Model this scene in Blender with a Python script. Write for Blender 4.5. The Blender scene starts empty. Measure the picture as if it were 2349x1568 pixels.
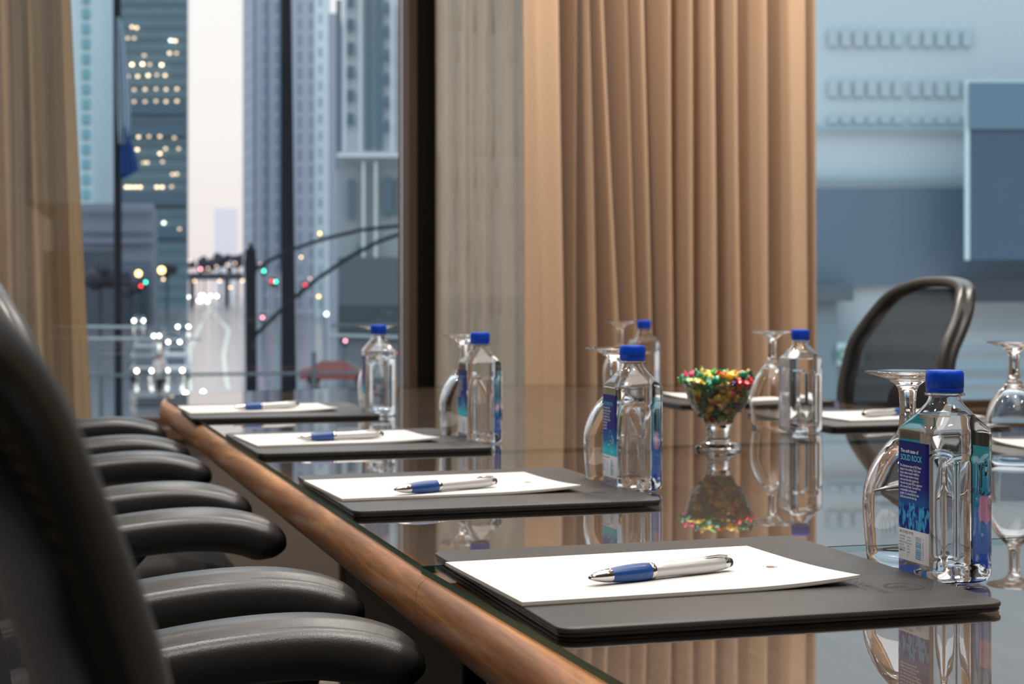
import bpy, math, random
from mathutils import Vector, Matrix
random.seed(7)
SC = bpy.context.scene
COL = SC.collection
R = math.radians
# ------------------------------------------------------------------ camera
FPX, HOR, CX = 3900.0, 666.0, 1174.5
YAW = R(16.75)
HC, TOP = 0.24, 0.75                      # eye above the glass, glass above the floor
CAM = Vector((0, 0, TOP + HC))
FW = Vector((math.sin(YAW), math.cos(YAW), 0)); RT = Vector((math.cos(YAW), -math.sin(YAW), 0))
cd = bpy.data.cameras.new('camera'); cam = bpy.data.objects.new('camera', cd); COL.objects.link(cam)
cam.location = CAM; cam.rotation_euler = (R(90), 0, -YAW)
cd.sensor_width = 36; cd.lens = FPX / 2349 * 36; cd.shift_y = -(784 - HOR) / 2349
cd.clip_start = 0.02; cd.clip_end = 6000
cd.dof.use_dof = True; cd.dof.focus_distance = 1.46; cd.dof.aperture_fstop = 11.5; cd.dof.aperture_blades = 0
SC.camera = cam
# ------------------------------------------------------------------ world (dusk sky: pale low, bluer and brighter overhead)
wd = bpy.data.worlds.new('world'); SC.world = wd; wd.use_nodes = True
nt = wd.node_tree; bg = nt.nodes['Background']
tc = nt.nodes.new('ShaderNodeTexCoord'); sp = nt.nodes.new('ShaderNodeSeparateXYZ'); rp = nt.nodes.new('ShaderNodeValToRGB')
nt.links.new(tc.outputs['Generated'], sp.inputs[0]); nt.links.new(sp.outputs['Z'], rp.inputs[0]); nt.links.new(rp.outputs[0], bg.inputs[0])
e = rp.color_ramp.elements
e[0].position = 0.0; e[0].color = (0.98, 0.84, 0.82, 1); e[1].position = 0.10; e[1].color = (1.10, 1.02, 0.97, 1)
x = e.new(0.20); x.color = (1.12, 1.06, 1.04, 1); x = e.new(0.40); x.color = (1.5, 1.68, 1.82, 1); x = e.new(1.0); x.color = (1.25, 1.55, 1.8, 1)
bg.inputs[1].default_value = 1.0
# ------------------------------------------------------------------ exposure, light paths, lamps of the room, added fill
vs = SC.view_settings; vs.view_transform = 'Standard'; vs.look = 'None'; vs.gamma = 1; vs.exposure = 0.0; vs.use_curve_mapping = False
cy = SC.cycles
cy.max_bounces = 24; cy.transmission_bounces = 22; cy.glossy_bounces = 8; cy.diffuse_bounces = 4; cy.transparent_max_bounces = 24
cy.caustics_reflective = False; cy.caustics_refractive = False; cy.sample_clamp_indirect = 6; cy.sample_clamp_direct = 0
def lamp(name, loc, size, power, color, spread=120, aim=(0, 0, -1), size_y=None):
    l = bpy.data.lights.new(name, 'AREA'); l.energy = power; l.color = color; l.size = size; l.spread = R(spread)
    l.shape = 'DISK'
    if size_y: l.shape = 'RECTANGLE'; l.size_y = size_y
    o = bpy.data.objects.new(name, l); COL.objects.link(o); o.location = loc
    o.rotation_euler = Vector(aim).to_track_quat('-Z', 'Y').to_euler(); return o
WARM = (1.0, 0.92, 0.84)
for i, (lx, ly, p) in enumerate([(0.1, 0.3, 10), (1.9, 0.3, 10), (0.1, 1.9, 10), (1.9, 1.9, 10), (1.0, 1.1, 10), (1.0, 3.0, 10), (0.55, 4.05, 13), (1.45, 3.9, 13), (1.95, 3.9, 16), (2.5, 3.9, 13),
                                 (-0.7, 2.6, 10), (-0.7, 0.8, 8), (-0.6, 4.1, 10), (3.2, 2.4, 9), (3.2, 0.3, 9), (1.0, -1.5, 12)]):
    lamp('downlight', (lx, ly, 2.72), 0.13, p * 0.72, WARM, 125)
lamp('ceiling_fill', (1.05, 1.6, 2.70), 1.0, 24, (1.0, 0.96, 0.92), 170, size_y=3.0)  # added soft fill standing for the room's bounce light, no fitting there
# ------------------------------------------------------------------ helpers
def W(px, py, Z):
    return CAM + FW * Z + RT * ((px - CX) / FPX * Z) + Vector((0, 0, (HOR - py) / FPX * Z))
def G(px, py, h=0.0):                     # pixel to the plane h above the glass
    return W(px, py, FPX * (HC - h) / (py - HOR))
_m = {}
def mat(name, col=(0.5, 0.5, 0.5), rough=0.5, metal=0.0, **k):
    if name in _m: return _m[name]
    m = bpy.data.materials.new(name); m.use_nodes = True; b = m.node_tree.nodes['Principled BSDF']
    b.inputs['Base Color'].default_value = (*col, 1); b.inputs['Roughness'].default_value = rough; b.inputs['Metallic'].default_value = metal
    for kk, v in k.items():
        kk = {'ior': 'IOR', 'trans': 'Transmission Weight', 'coat': 'Coat Weight', 'coat_rough': 'Coat Roughness', 'sheen': 'Sheen Weight',
              'spec': 'Specular IOR Level', 'alpha': 'Alpha', 'emit': 'Emission Strength', 'ecol': 'Emission Color', 'sss': 'Subsurface Weight'}[kk]
        b.inputs[kk].default_value = v
    _m[name] = m; return m
def nodes(m): return m.node_tree.nodes, m.node_tree.links, m.node_tree.nodes['Principled BSDF']
def add_bump(m, scale, strength, dist=0.001, kind='NOISE', detail=3, stretch=None):
    n, l, b = nodes(m)
    c = n.new('ShaderNodeTexCoord'); mp = n.new('ShaderNodeMapping'); l.new(c.outputs['Object'], mp.inputs[0])
    if stretch: mp.inputs['Scale'].default_value = stretch
    t = n.new('ShaderNodeTexNoise' if kind == 'NOISE' else 'ShaderNodeTexVoronoi'); t.inputs['Scale'].default_value = scale
    if kind == 'NOISE': t.inputs['Detail'].default_value = detail
    l.new(mp.outputs[0], t.inputs['Vector'])
    bp = n.new('ShaderNodeBump'); bp.inputs['Strength'].default_value = strength; bp.inputs['Distance'].default_value = dist
    l.new(t.outputs[0], bp.inputs['Height']); l.new(bp.outputs[0], b.inputs['Normal'])
def add_noise_color(m, scale, c1, c2, stretch=(1, 1, 1), detail=4, lo=0.35, hi=0.65, coord='Object', distort=0.0):
    n, l, b = nodes(m)
    c = n.new('ShaderNodeTexCoord'); mp = n.new('ShaderNodeMapping'); mp.inputs['Scale'].default_value = stretch
    t = n.new('ShaderNodeTexNoise'); t.inputs['Scale'].default_value = scale; t.inputs['Detail'].default_value = detail; t.inputs['Distortion'].default_value = distort
    r = n.new('ShaderNodeValToRGB'); r.color_ramp.elements[0].position = lo; r.color_ramp.elements[1].position = hi
    r.color_ramp.elements[0].color = (*c1, 1); r.color_ramp.elements[1].color = (*c2, 1)
    l.new(c.outputs[coord], mp.inputs[0]); l.new(mp.outputs[0], t.inputs['Vector']); l.new(t.outputs[0], r.inputs[0]); l.new(r.outputs[0], b.inputs['Base Color'])
    return r
def emis(name, col, s):
    m = mat(name, col, 0.5, emit=s, ecol=(*col, 1)); m.cycles.emission_sampling = 'NONE'; return m

class MB:
    def __init__(s): s.v = []; s.f = []
    def add(s, v, f):
        o = len(s.v); s.v += [Vector(p) for p in v]; s.f += [[i + o for i in q] for q in f]; return s
    def box(s, a, b, M=None):
        (x0, y0, z0), (x1, y1, z1) = a, b
        v = [Vector(p) for p in ((x0, y0, z0), (x1, y0, z0), (x1, y1, z0), (x0, y1, z0), (x0, y0, z1), (x1, y0, z1), (x1, y1, z1), (x0, y1, z1))]
        if M: v = [M @ p for p in v]
        return s.add(v, [(0, 3, 2, 1), (4, 5, 6, 7), (0, 1, 5, 4), (1, 2, 6, 5), (2, 3, 7, 6), (3, 0, 4, 7)])
    def rings(s, rs, closed=True, cap0=True, cap1=True, loop=False):
        n = len(rs[0]); v = [p for r in rs for p in r]; f = []
        K = len(rs)
        for k in range(K if loop else K - 1):
            for i in range(n if closed else n - 1):
                j = (i + 1) % n; k2 = (k + 1) % K
                f.append((k * n + i, k * n + j, k2 * n + j, k2 * n + i))
        if not loop:
            if cap0: f.append(tuple(range(n - 1, -1, -1)))
            if cap1: f.append(tuple((K - 1) * n + i for i in range(n)))
        return s.add(v, f)
    def lathe(s, prof, seg=48, c=(0, 0, 0), mod=None, cap0=True, cap1=True):
        rs = []
        for (r, z) in prof:
            rs.append([Vector((c[0] + r * (mod(2 * math.pi * i / seg, z) if mod else 1) * math.cos(2 * math.pi * i / seg),
                               c[1] + r * (mod(2 * math.pi * i / seg, z) if mod else 1) * math.sin(2 * math.pi * i / seg), c[2] + z)) for i in range(seg)])
        return s.rings(rs, cap0=cap0, cap1=cap1)
    def sweep(s, path, sec, side, loop=False, scale=None):
        """path points, sec 2D (a along side vector, b along side x tangent)"""
        P = [Vector(p) for p in path]; rs = []; K = len(P)
        for k in range(K):
            t = (P[(k + 1) % K] - P[k - 1]) if loop else (P[min(k + 1, K - 1)] - P[max(k - 1, 0)])
            t.normalize(); sv = Vector(side(k) if callable(side) else side); sv = (sv - t * sv.dot(t)).normalized(); w = sv.cross(t)
            sc = scale(k / (K - 1)) if scale else (1, 1)
            rs.append([P[k] + sv * a * sc[0] + w * b * sc[1] for a, b in sec])
        return s.rings(rs, loop=loop)
    def tube(s, path, r, seg=10, loop=False):
        P = [Vector(p) for p in path]; d = (P[-1] - P[0]) if not loop else Vector((0, 0, 1))
        sv = Vector((0, 0, 1)) if abs(d.normalized().z) < 0.8 else Vector((0.0, 1, 0))
        return s.sweep(P, [(r * math.cos(2 * math.pi * i / seg), r * math.sin(2 * math.pi * i / seg)) for i in range(seg)], sv, loop)
    def ball(s, c, r, n=10, m=16, sq=(1, 1, 1)):
        rs = [[Vector((c[0] + r * sq[0] * math.sin(a) * math.cos(b), c[1] + r * sq[1] * math.sin(a) * math.sin(b), c[2] - r * sq[2] * math.cos(a)))
               for b in [2 * math.pi * j / m for j in range(m)]] for a in [math.pi * (i + 0.02) / (n + 0.04) for i in range(n + 1)]]
        return s.rings(rs)
    def build(s, name, m=None, parent=None, smooth=True, ang=35, bevel=0, M=None, sub=0, recalc=False):
        me = bpy.data.meshes.new(name)
        v = [M @ p for p in s.v] if M else s.v
        me.from_pydata([tuple(p) for p in v], [], s.f)
        if recalc:
            import bmesh
            bm = bmesh.new(); bm.from_mesh(me); bmesh.ops.recalc_face_normals(bm, faces=bm.faces); bm.to_mesh(me); bm.free()
        if m:
            for q in (m if isinstance(m, (list, tuple)) else [m]): me.materials.append(q)
        if smooth:
            me.polygons.foreach_set('use_smooth', [True] * len(me.polygons)); me.set_sharp_from_angle(angle=R(ang))
        me.update()
        o = bpy.data.objects.new(name, me); COL.objects.link(o)
        if parent: o.parent = parent
        if bevel:
            b = o.modifiers.new('bevel', 'BEVEL'); b.width = bevel; b.segments = 3; b.limit_method = 'ANGLE'; b.angle_limit = R(40)
        if sub:
            b = o.modifiers.new('sub', 'SUBSURF'); b.levels = sub; b.render_levels = sub
        return o
def thing(name, label, cat, loc=(0, 0, 0), rz=0.0, group=None):
    o = bpy.data.objects.new(name, None); COL.objects.link(o); o.location = loc; o.rotation_euler = (0, 0, rz); o.empty_display_size = 0.05
    o['label'] = label; o['category'] = cat
    if group: o['group'] = group
    return o
def tag(o, label, cat, group=None, kind=None):
    o['label'] = label; o['category'] = cat
    if group: o['group'] = group
    if kind: o['kind'] = kind
    return o
def struct(o): o['kind'] = 'structure'; return o
def tree_copy(o, parent=None, loc=None, rz=None, label=None):
    c = o.copy(); COL.objects.link(c); c.parent = parent
    if loc is not None: c.location = loc
    if rz is not None: c.rotation_euler = (0, 0, rz)
    if label: c['label'] = label
    for ch in [q for q in bpy.data.objects if q.parent == o]: tree_copy(ch, c)
    return c
def text(body, size, org, right, up, m, name, parent=None, align='LEFT', squeeze=1.0, line=1.0, lift=0.0, bold=0.0):
    cu = bpy.data.curves.new('t', 'FONT'); cu.body = body; cu.size = size; cu.align_x = align; cu.space_line = line; cu.resolution_u = 3; cu.offset = bold * size
    to = bpy.data.objects.new('t', cu); COL.objects.link(to)
    bpy.context.view_layer.update()
    me = bpy.data.meshes.new_from_object(to.evaluated_get(bpy.context.evaluated_depsgraph_get()))
    bpy.data.objects.remove(to); bpy.data.curves.remove(cu)
    r, u = Vector(right).normalized(), Vector(up).normalized(); nrm = r.cross(u); o0 = Vector(org)
    for v in me.vertices: v.co = o0 + r * v.co.x * squeeze + u * v.co.y + nrm * lift
    me.materials.clear(); me.materials.append(m); me.name = name
    o = bpy.data.objects.new(name, me); COL.objects.link(o)
    if parent: o.parent = parent
    return o
def rrect(w, d, r, n=6, cx=0, cy=0):
    out = []
    for (sx, sy, a0) in ((1, 1, 0), (-1, 1, 90), (-1, -1, 180), (1, -1, 270)):
        for i in range(n + 1):
            a = R(a0 + 90 * i / n); out.append((cx + sx * (w / 2 - r) + r * math.cos(a), cy + sy * (d / 2 - r) + r * math.sin(a)))
    return out
def slab(mb, pts, z0, z1, r=0.0008):
    def inset(k, z):
        c = Vector((sum(p[0] for p in pts) / len(pts), sum(p[1] for p in pts) / len(pts)))
        out = []
        for p in pts:
            d = Vector(p[:2]) - c; L = d.length; d = d * ((L - k) / L); out.append(Vector((c.x + d.x, c.y + d.y, z)))
        return out
    return mb.rings([inset(r, z0), inset(0, z0 + r), inset(0, z1 - r), inset(r * 0.3, z1 - r * 0.3), inset(r, z1)])
# ------------------------------------------------------------------ materials
def wood(name, c1, c2, c3, rough=0.32, stretch=(14, 1.0, 14)):
    m = mat(name, c1, rough, coat=0.12, coat_rough=0.25, spec=0.35)
    n, l, b = nodes(m)
    c = n.new('ShaderNodeTexCoord'); mp = n.new('ShaderNodeMapping'); mp.inputs['Scale'].default_value = stretch
    t = n.new('ShaderNodeTexNoise'); t.inputs['Scale'].default_value = 2.2; t.inputs['Detail'].default_value = 8; t.inputs['Distortion'].default_value = 1.2; t.inputs['Roughness'].default_value = 0.62
    r = n.new('ShaderNodeValToRGB'); e = r.color_ramp.elements; e[0].position = 0.30; e[0].color = (*c1, 1); e[1].position = 0.72; e[1].color = (*c3, 1); q = e.new(0.5); q.color = (*c2, 1)
    l.new(c.outputs['Object'], mp.inputs[0]); l.new(mp.outputs[0], t.inputs['Vector']); l.new(t.outputs[0], r.inputs[0])
    t2 = n.new('ShaderNodeTexNoise'); t2.inputs['Scale'].default_value = 30; t2.inputs['Detail'].default_value = 2
    mp2 = n.new('ShaderNodeMapping'); mp2.inputs['Scale'].default_value = (stretch[0], stretch[1] * 0.9, stretch[2]); l.new(c.outputs['Object'], mp2.inputs[0]); l.new(mp2.outputs[0], t2.inputs['Vector'])
    mx = n.new('ShaderNodeMixRGB'); mx.blend_type = 'MULTIPLY'; mx.inputs[0].default_value = 0.35
    r2 = n.new('ShaderNodeValToRGB'); r2.color_ramp.elements[0].position = 0.38; r2.color_ramp.elements[0].color = (0.50, 0.45, 0.40, 1); r2.color_ramp.elements[1].position = 0.5; r2.color_ramp.elements[1].color = (1, 1, 1, 1)
    l.new(t2.outputs[0], r2.inputs[0]); l.new(r.outputs[0], mx.inputs[1]); l.new(r2.outputs[0], mx.inputs[2]); l.new(mx.outputs[0], b.inputs['Base Color'])
    return m
M_WOOD = wood('walnut_edge', (0.15, 0.058, 0.024), (0.36, 0.155, 0.058), (0.66, 0.32, 0.11), 0.42)
M_TOP = wood('table_veneer', (0.14, 0.100, 0.080), (0.175, 0.125, 0.100), (0.22, 0.16, 0.128), 0.45, (9, 0.8, 9))
M_DARKW = mat('pedestal_wood', (0.008, 0.004, 0.003), 0.6, spec=0.2)
M_STEEL = mat('brushed_steel', (0.55, 0.53, 0.5), 0.35, 1.0)
def thin_glass(name, tint, ior=1.5, tr=1.0):
    m = bpy.data.materials.new(name); m.use_nodes = True; n = m.node_tree.nodes; l = m.node_tree.links; n.clear()
    out = n.new('ShaderNodeOutputMaterial'); t = n.new('ShaderNodeBsdfTransparent'); t.inputs[0].default_value = (*tint, 1)
    g = n.new('ShaderNodeBsdfGlossy'); g.inputs['Roughness'].default_value = 0.0
    fr = n.new('ShaderNodeFresnel'); fr.inputs[0].default_value = ior
    a = n.new('ShaderNodeMath'); a.operation = 'ADD'; a.inputs[1].default_value = 1.0
    d = n.new('ShaderNodeMath'); d.operation = 'DIVIDE'; b2 = n.new('ShaderNodeMath'); b2.operation = 'MULTIPLY'; b2.inputs[1].default_value = 2.0
    l.new(fr.outputs[0], a.inputs[0]); l.new(fr.outputs[0], b2.inputs[0]); l.new(b2.outputs[0], d.inputs[0]); l.new(a.outputs[0], d.inputs[1])
    mx = n.new('ShaderNodeMixShader'); l.new(d.outputs[0], mx.inputs[0]); l.new(t.outputs[0], mx.inputs[1]); l.new(g.outputs[0], mx.inputs[2]); l.new(mx.outputs[0], out.inputs[0])
    return m
M_TGLASS = thin_glass('table_glass', (0.97, 0.99, 0.98), 1.56)
M_TEDGE = mat('glass_edge_green', (0.022, 0.105, 0.078), 0.35, spec=0.15)
M_BOWL = thin_glass('bowl_glass', (0.97, 0.99, 0.98), 1.5)
M_WGLASS = thin_glass('window_glass', (0.96, 0.98, 0.985), 1.26)
M_GLASS = mat('clear_glass', (1, 1, 1), 0.0, ior=1.5, trans=1.0)
M_PET = mat('clear_plastic', (0.98, 0.99, 1.0), 0.01, ior=1.45, trans=1.0)
M_WATER = mat('water', (0.985, 0.995, 1.0), 0.0, ior=1.33, trans=1.0)
M_CAP = mat('blue_cap', (0.001, 0.060, 0.55), 0.35, spec=0.3)
M_PAD = mat('black_leatherette', (0.040, 0.037, 0.036), 0.46, spec=0.55); add_bump(M_PAD, 900, 0.25, 0.0004)
M_PADE = mat('pad_base', (0.008, 0.008, 0.009), 0.4)
M_DEB = mat('debossed_print', (0.004, 0.004, 0.004), 0.6)
M_PAPER = mat('paper', (0.66, 0.655, 0.645), 0.85, spec=0.2)
M_RULE = mat('pad_backing', (0.45, 0.38, 0.28), 0.8)
M_CHROME = mat('chrome', (0.62, 0.60, 0.58), 0.12, 1.0)
M_SILVER = mat('satin_silver', (0.58, 0.58, 0.58), 0.36, 0.45)
M_GRIP = mat('blue_grip', (0.005, 0.055, 0.24), 0.33, coat=0.15, coat_rough=0.3)
M_RUB = mat('black_rubber', (0.012, 0.012, 0.013), 0.45)
M_LEA = mat('chair_vinyl', (0.028, 0.028, 0.029), 0.34, spec=0.75); add_bump(M_LEA, 700, 0.35, 0.0006)
M_FRAME = mat('chair_frame_plastic', (0.034, 0.036, 0.035), 0.34, spec=0.65)
M_SEATF = mat('chair_seat_fabric', (0.030, 0.028, 0.027), 0.75); add_bump(M_SEATF, 500, 0.4, 0.001)
# ------------------------------------------------------------------ room
WALLY = 4.75
M_WALL = mat('warm_wall_paint', (0.115, 0.098, 0.085), 0.8); add_bump(M_WALL, 120, 0.1, 0.001)
M_CREAM = mat('cream_wall_paint', (0.40, 0.345, 0.285), 0.85)
M_CEIL = mat('white_ceiling', (0.78, 0.75, 0.71), 0.9)
M_CARP = mat('beige_carpet', (0.50, 0.43, 0.35), 0.95); add_noise_color(M_CARP, 60, (0.42, 0.36, 0.29), (0.56, 0.49, 0.41)); add_bump(M_CARP, 300, 0.6, 0.004)
M_BRONZE = mat('bronze_frame', (0.10, 0.062, 0.040), 0.6, 0.0, spec=0.15)
M_BLACKF = mat('black_frame', (0.007, 0.006, 0.005), 0.6, spec=0.1)
struct(MB().box((-2.6, -3.2, -0.1), (4.8, WALLY + 0.2, 0)).build('floor', M_CARP))
struct(MB().box((-2.6, -3.2, 2.75), (4.8, WALLY + 0.2, 2.85)).build('ceiling', M_CEIL))
struct(MB().box((-2.7, -3.2, 0), (-2.6, WALLY + 0.2, 2.75)).build('wall_left', M_CREAM))
struct(MB().box((4.8, -3.2, 0), (4.9, WALLY + 0.2, 2.75)).build('wall_right', M_CREAM))
struct(MB().box((-2.6, -3.3, 0), (4.8, -3.2, 2.75)).build('wall_back', M_CREAM))
SILL = 0.60
struct(MB().box((-2.6, WALLY, 0), (4.8, WALLY + 0.2, SILL - 0.02)).build('wall_window', M_WALL))
struct(MB().box((-2.6, WALLY - 0.02, SILL - 0.02), (4.8, WALLY + 0.2, SILL + 0.012)).build('trim_1', M_BRONZE, bevel=0.003))
def window(n, x0, x1):
    o = struct(MB().box((x0, WALLY + 0.10, SILL + 0.03), (x1, WALLY + 0.108, 2.72)).build('window_%d' % n, M_WGLASS, smooth=False))
    f = MB()
    f.box((x0 - 0.01, WALLY + 0.07, SILL + 0.012), (x1 + 0.01, WALLY + 0.14, SILL + 0.035)); f.box((x0 - 0.01, WALLY + 0.07, 2.70), (x1 + 0.01, WALLY + 0.14, 2.75))
    f.build('window_frame', M_BRONZE, o)
    return o
window(1, -2.6, 1.124); window(2, 1.205, 2.315); window(3, 2.385, 4.8)
struct(MB().box((1.126, WALLY + 0.02, SILL), (1.152, WALLY + 0.16, 2.75)).build('trim_2', M_BRONZE, bevel=0.002))
struct(MB().box((1.152, WALLY - 0.0, SILL), (1.205, WALLY + 0.18, 2.75)).build('trim_3', M_BLACKF, bevel=0.002))
struct(MB().box((2.315, WALLY, SILL), (2.385, WALLY + 0.18, 2.75)).build('trim_4', M_BRONZE, bevel=0.002))
# curtains
def spline(keys, x):
    for i in range(len(keys) - 1):
        a, b = keys[i], keys[i + 1]
        if x <= b[0]:
            t = (x - a[0]) / (b[0] - a[0]); t = t * t * (3 - 2 * t); return a[1] + (b[1] - a[1]) * t
    return keys[-1][1]
def curtain(name, y, xs_top, xs_bot, depth, m, z0, z1, thick=0.0015, nz=30):
    """xs: fold keys (world x, depth 0..1); same count top and bottom"""
    N = 9; rs = []
    for k in range(nz + 1):
        t = k / nz; row = []
        for i in range(len(xs_top) - 1):
            for j in range(N):
                s = j / N; sm = s * s * (3 - 2 * s)
                def P(keys):
                    a, b = keys[i], keys[i + 1]; return a[0] + (b[0] - a[0]) * s, a[1] + (b[1] - a[1]) * sm
                (xt, dt), (xb, db) = P(xs_top), P(xs_bot)
                row.append(Vector((xb + (xt - xb) * t, y + depth * ((db + (dt - db) * t)) + 0.004 * math.sin(9 * t + i), z0 + (z1 - z0) * t)))
        xt, xb = xs_top[-1], xs_bot[-1]; row.append(Vector((xb[0] + (xt[0] - xb[0]) * t, y + depth * (xb[1] + (xt[1] - xb[1]) * t), z0 + (z1 - z0) * t)))
        rs.append(row)
    mb = MB().rings(rs, closed=False, cap0=False, cap1=False)
    o = mb.build(name, m, ang=180)
    s = o.modifiers.new('solid', 'SOLIDIFY'); s.thickness = thick
    return o
def wx(px, y=4.5):                        # world x where the sight line through column px meets plane y
    return y * math.tan(YAW + math.atan((px - CX) / FPX))
M_DRAPE = mat('tan_drape', (0.475, 0.320, 0.205), 0.85, sheen=0.2); add_bump(M_DRAPE, 400, 0.2, 0.001)
def sheer_mat(name, col, a0, a1):
    m = bpy.data.materials.new(name); m.use_nodes = True; n = m.node_tree.nodes; l = m.node_tree.links; n.clear()
    out = n.new('ShaderNodeOutputMaterial'); tr = n.new('ShaderNodeBsdfTransparent'); tr.inputs[0].default_value = (1, 0.97, 0.9, 1)
    df = n.new('ShaderNodeBsdfDiffuse'); df.inputs[0].default_value = (*col, 1); tl = n.new('ShaderNodeBsdfTranslucent'); tl.inputs[0].default_value = (*col, 1)
    m1 = n.new('ShaderNodeMixShader'); m1.inputs[0].default_value = 0.4; l.new(df.outputs[0], m1.inputs[1]); l.new(tl.outputs[0], m1.inputs[2])
    c = n.new('ShaderNodeTexCoord'); w = n.new('ShaderNodeTexWave'); w.bands_direction = 'Z'; w.inputs['Scale'].default_value = 62; w.inputs['Distortion'].default_value = 0.15
    l.new(c.outputs['Object'], w.inputs['Vector'])
    mr = n.new('ShaderNodeMapRange'); mr.inputs['To Min'].default_value = a0; mr.inputs['To Max'].default_value = a1; l.new(w.outputs['Fac'], mr.inputs['Value'])
    m2 = n.new('ShaderNodeMixShader'); l.new(mr.outputs[0], m2.inputs[0]); l.new(tr.outputs[0], m2.inputs[1]); l.new(m1.outputs[0], m2.inputs[2]); l.new(m2.outputs[0], out.inputs[0])
    return m
M_SHEER = sheer_mat('gold_sheer', (0.55, 0.425, 0.27), 0.86, 1.0)
M_SHEER2 = sheer_mat('grey_gold_sheer', (0.50, 0.42, 0.28), 0.60, 1.0)
# drape folds, keys are (column, depth) 0 = toward the room, 1 = toward the window
dt = [(1205, .10), (1240, .04), (1285, .0), (1302, .9), (1316, 1.), (1330, .2), (1336, 1.), (1356, .0), (1372, .8), (1392, .0), (1430, .9), (1448, .1), (1462, .9), (1482, .0), (1502, .2), (1512, 1.), (1540, .0), (1558, .9),
      (1588, .0), (1604, .8), (1640, .0), (1662, .9), (1692, .0), (1718, .7), (1758, .0), (1790, .8), (1820, .05), (1850, .0), (1862, .7), (1874, .05)]
db = [(1209, .10), (1250, .06), (1296, .0), (1304, .9), (1309, 1.), (1328, .1), (1338, .9), (1372, .0), (1395, .9), (1430, .0), (1446, 1.), (1470, .0), (1480, .9), (1506, .1), (1522, .5), (1534, 1.), (1546, .0), (1562, .9),
      (1592, .0), (1610, .8), (1645, .0), (1668, .9), (1700, .0), (1728, .7), (1765, .0), (1795, .8), (1830, .05), (1852, .0), (1864, .7), (1876, .05)]
T = 0.42; Yd = 4.40
def scale_keys(a, b, t, y): return [(wx(p[0] + (q[0] - p[0]) * t, y), p[1] + (q[1] - p[1]) * min(1, max(0, t))) for p, q in zip(a, b)]
kt, kb = scale_keys(dt, db, -1.3, Yd), scale_keys(dt, db, 1.6, Yd)
curt = curtain('drape_curtain', Yd, kt, kb, 0.20, M_DRAPE, 0.03, 2.70, 0.002)
tag(curt, 'heavy tan brown drape hanging in deep vertical folds between the windows', 'curtain')
s2 = [(1000, .5), (1022, .0), (1040, .8), (1062, .1), (1088, .9), (1112, .2), (1128, .9), (1150, .1), (1172, .0), (1200, .8), (1222, .1), (1245, .6)]
k2t = [(wx(p, 4.62), d) for p, d in s2]; k2b = [(wx(p + 3, 4.62), d) for p, d in s2]
tag(curtain('sheer_curtain', 4.60, k2t, k2b, 0.07, M_SHEER2, 0.03, 2.70, 0.0), 'narrow grey-gold sheer curtain hanging between the dark window post and the drape', 'curtain', )
s1t = [(-330, .5), (-250, .0), (-180, .8), (-110, .0), (-60, .6), (-30, .9), (12, .0), (34, .9), (52, 1.), (74, .1), (95, .6), (138, .9), (142, .3), (150, .0), (166, .1), (176, .2)]
s1b = [(-330, .5), (-250, .0), (-180, .8), (-110, .0), (-50, .6), (-10, .9), (30, .0), (50, .9), (68, 1.), (100, .2), (125, .5), (152, .8), (160, .3), (176, .0), (200, .1), (218, .2)]
def lerpk(a, b, t, y): return [(wx(p[0] + (q[0] - p[0]) * t, y), p[1]) for p, q in zip(a, b)]
tag(curtain('sheer_curtain', 4.56, lerpk(s1t, s1b, -1.3, 4.56), lerpk(s1t, s1b, 1.5, 4.56), 0.13, M_SHEER, 0.03, 2.70, 0.0), 'wide golden sheer curtain at the far left of the street window', 'curtain')
struct(MB().box((-2.6, 4.40, 2.66), (4.8, 4.70, 2.75)).build('trim_5', M_CREAM))
# ------------------------------------------------------------------ conference table
XL, XR = 0.352, 1.760
tbl = thing('conference_table', 'long boat-shaped walnut conference table under clear glass sheets', 'table', (0, 0, 0))
far = [(XL, 3.86), (0.362, 3.95), (0.43, 4.03), (0.60, 4.09), (0.82, 4.14), (1.056, 4.165), (1.29, 4.14), (1.51, 4.09), (1.68, 4.03), (1.75, 3.95), (XR, 3.86)]
outl = [(XL, -0.7), (XL, 0.5), (XL, 1.416), (XL, 2.34), (XL, 3.2)] + far + [(XR, 2.6), (XR, 1.4), (XR, 0.3), (XR, -0.7)]
prof = [(0.0155, -0.0062), (0.0, -0.0064), (-0.004, -0.0075), (-0.0085, -0.012), (-0.0115, -0.019), (-0.0125, -0.029), (-0.0115, -0.038), (-0.0090, -0.047), (-0.004, -0.053), (0.004, -0.055), (0.0155, -0.055)]
def edge_norm(i):
    a = Vector(outl[max(i - 1, 0)]); b = Vector(outl[min(i + 1, len(outl) - 1)]); d = (b - a).normalized(); return Vector((d.y, -d.x))   # inward (to the right of travel)
def rail(i0, i1, gap=0.0004):
    rs = []
    for i in range(i0, i1 + 1):
        p = Vector(outl[i]); n = edge_norm(i)
        if i == i0 and i in (0, 1, 2, 3, 4): n = Vector((1, 0))
        if i == i1 and i in (0, 1, 2, 3, 4): n = Vector((1, 0))
        if i == i0: p = p + (Vector(outl[i + 1]) - p).normalized() * gap
        if i == i1: p = p - (p - Vector(outl[i - 1])).normalized() * gap
        rs.append([Vector((p.x + n.x * a, p.y + n.y * a, TOP + z)) for a, z in prof])
    MB().rings(rs).build('edge_rail', M_WOOD, tbl, ang=50, bevel=0.0006)
for a, b in ((0, 1), (1, 2), (2, 3), (3, 5), (5, 10), (10, 15), (15, 16), (16, 17), (17, 19)): rail(a, b)
ins = [(p[0] + edge_norm(i).x * 0.0153, p[1] + edge_norm(i).y * 0.0153) for i, p in enumerate(outl)]
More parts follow.
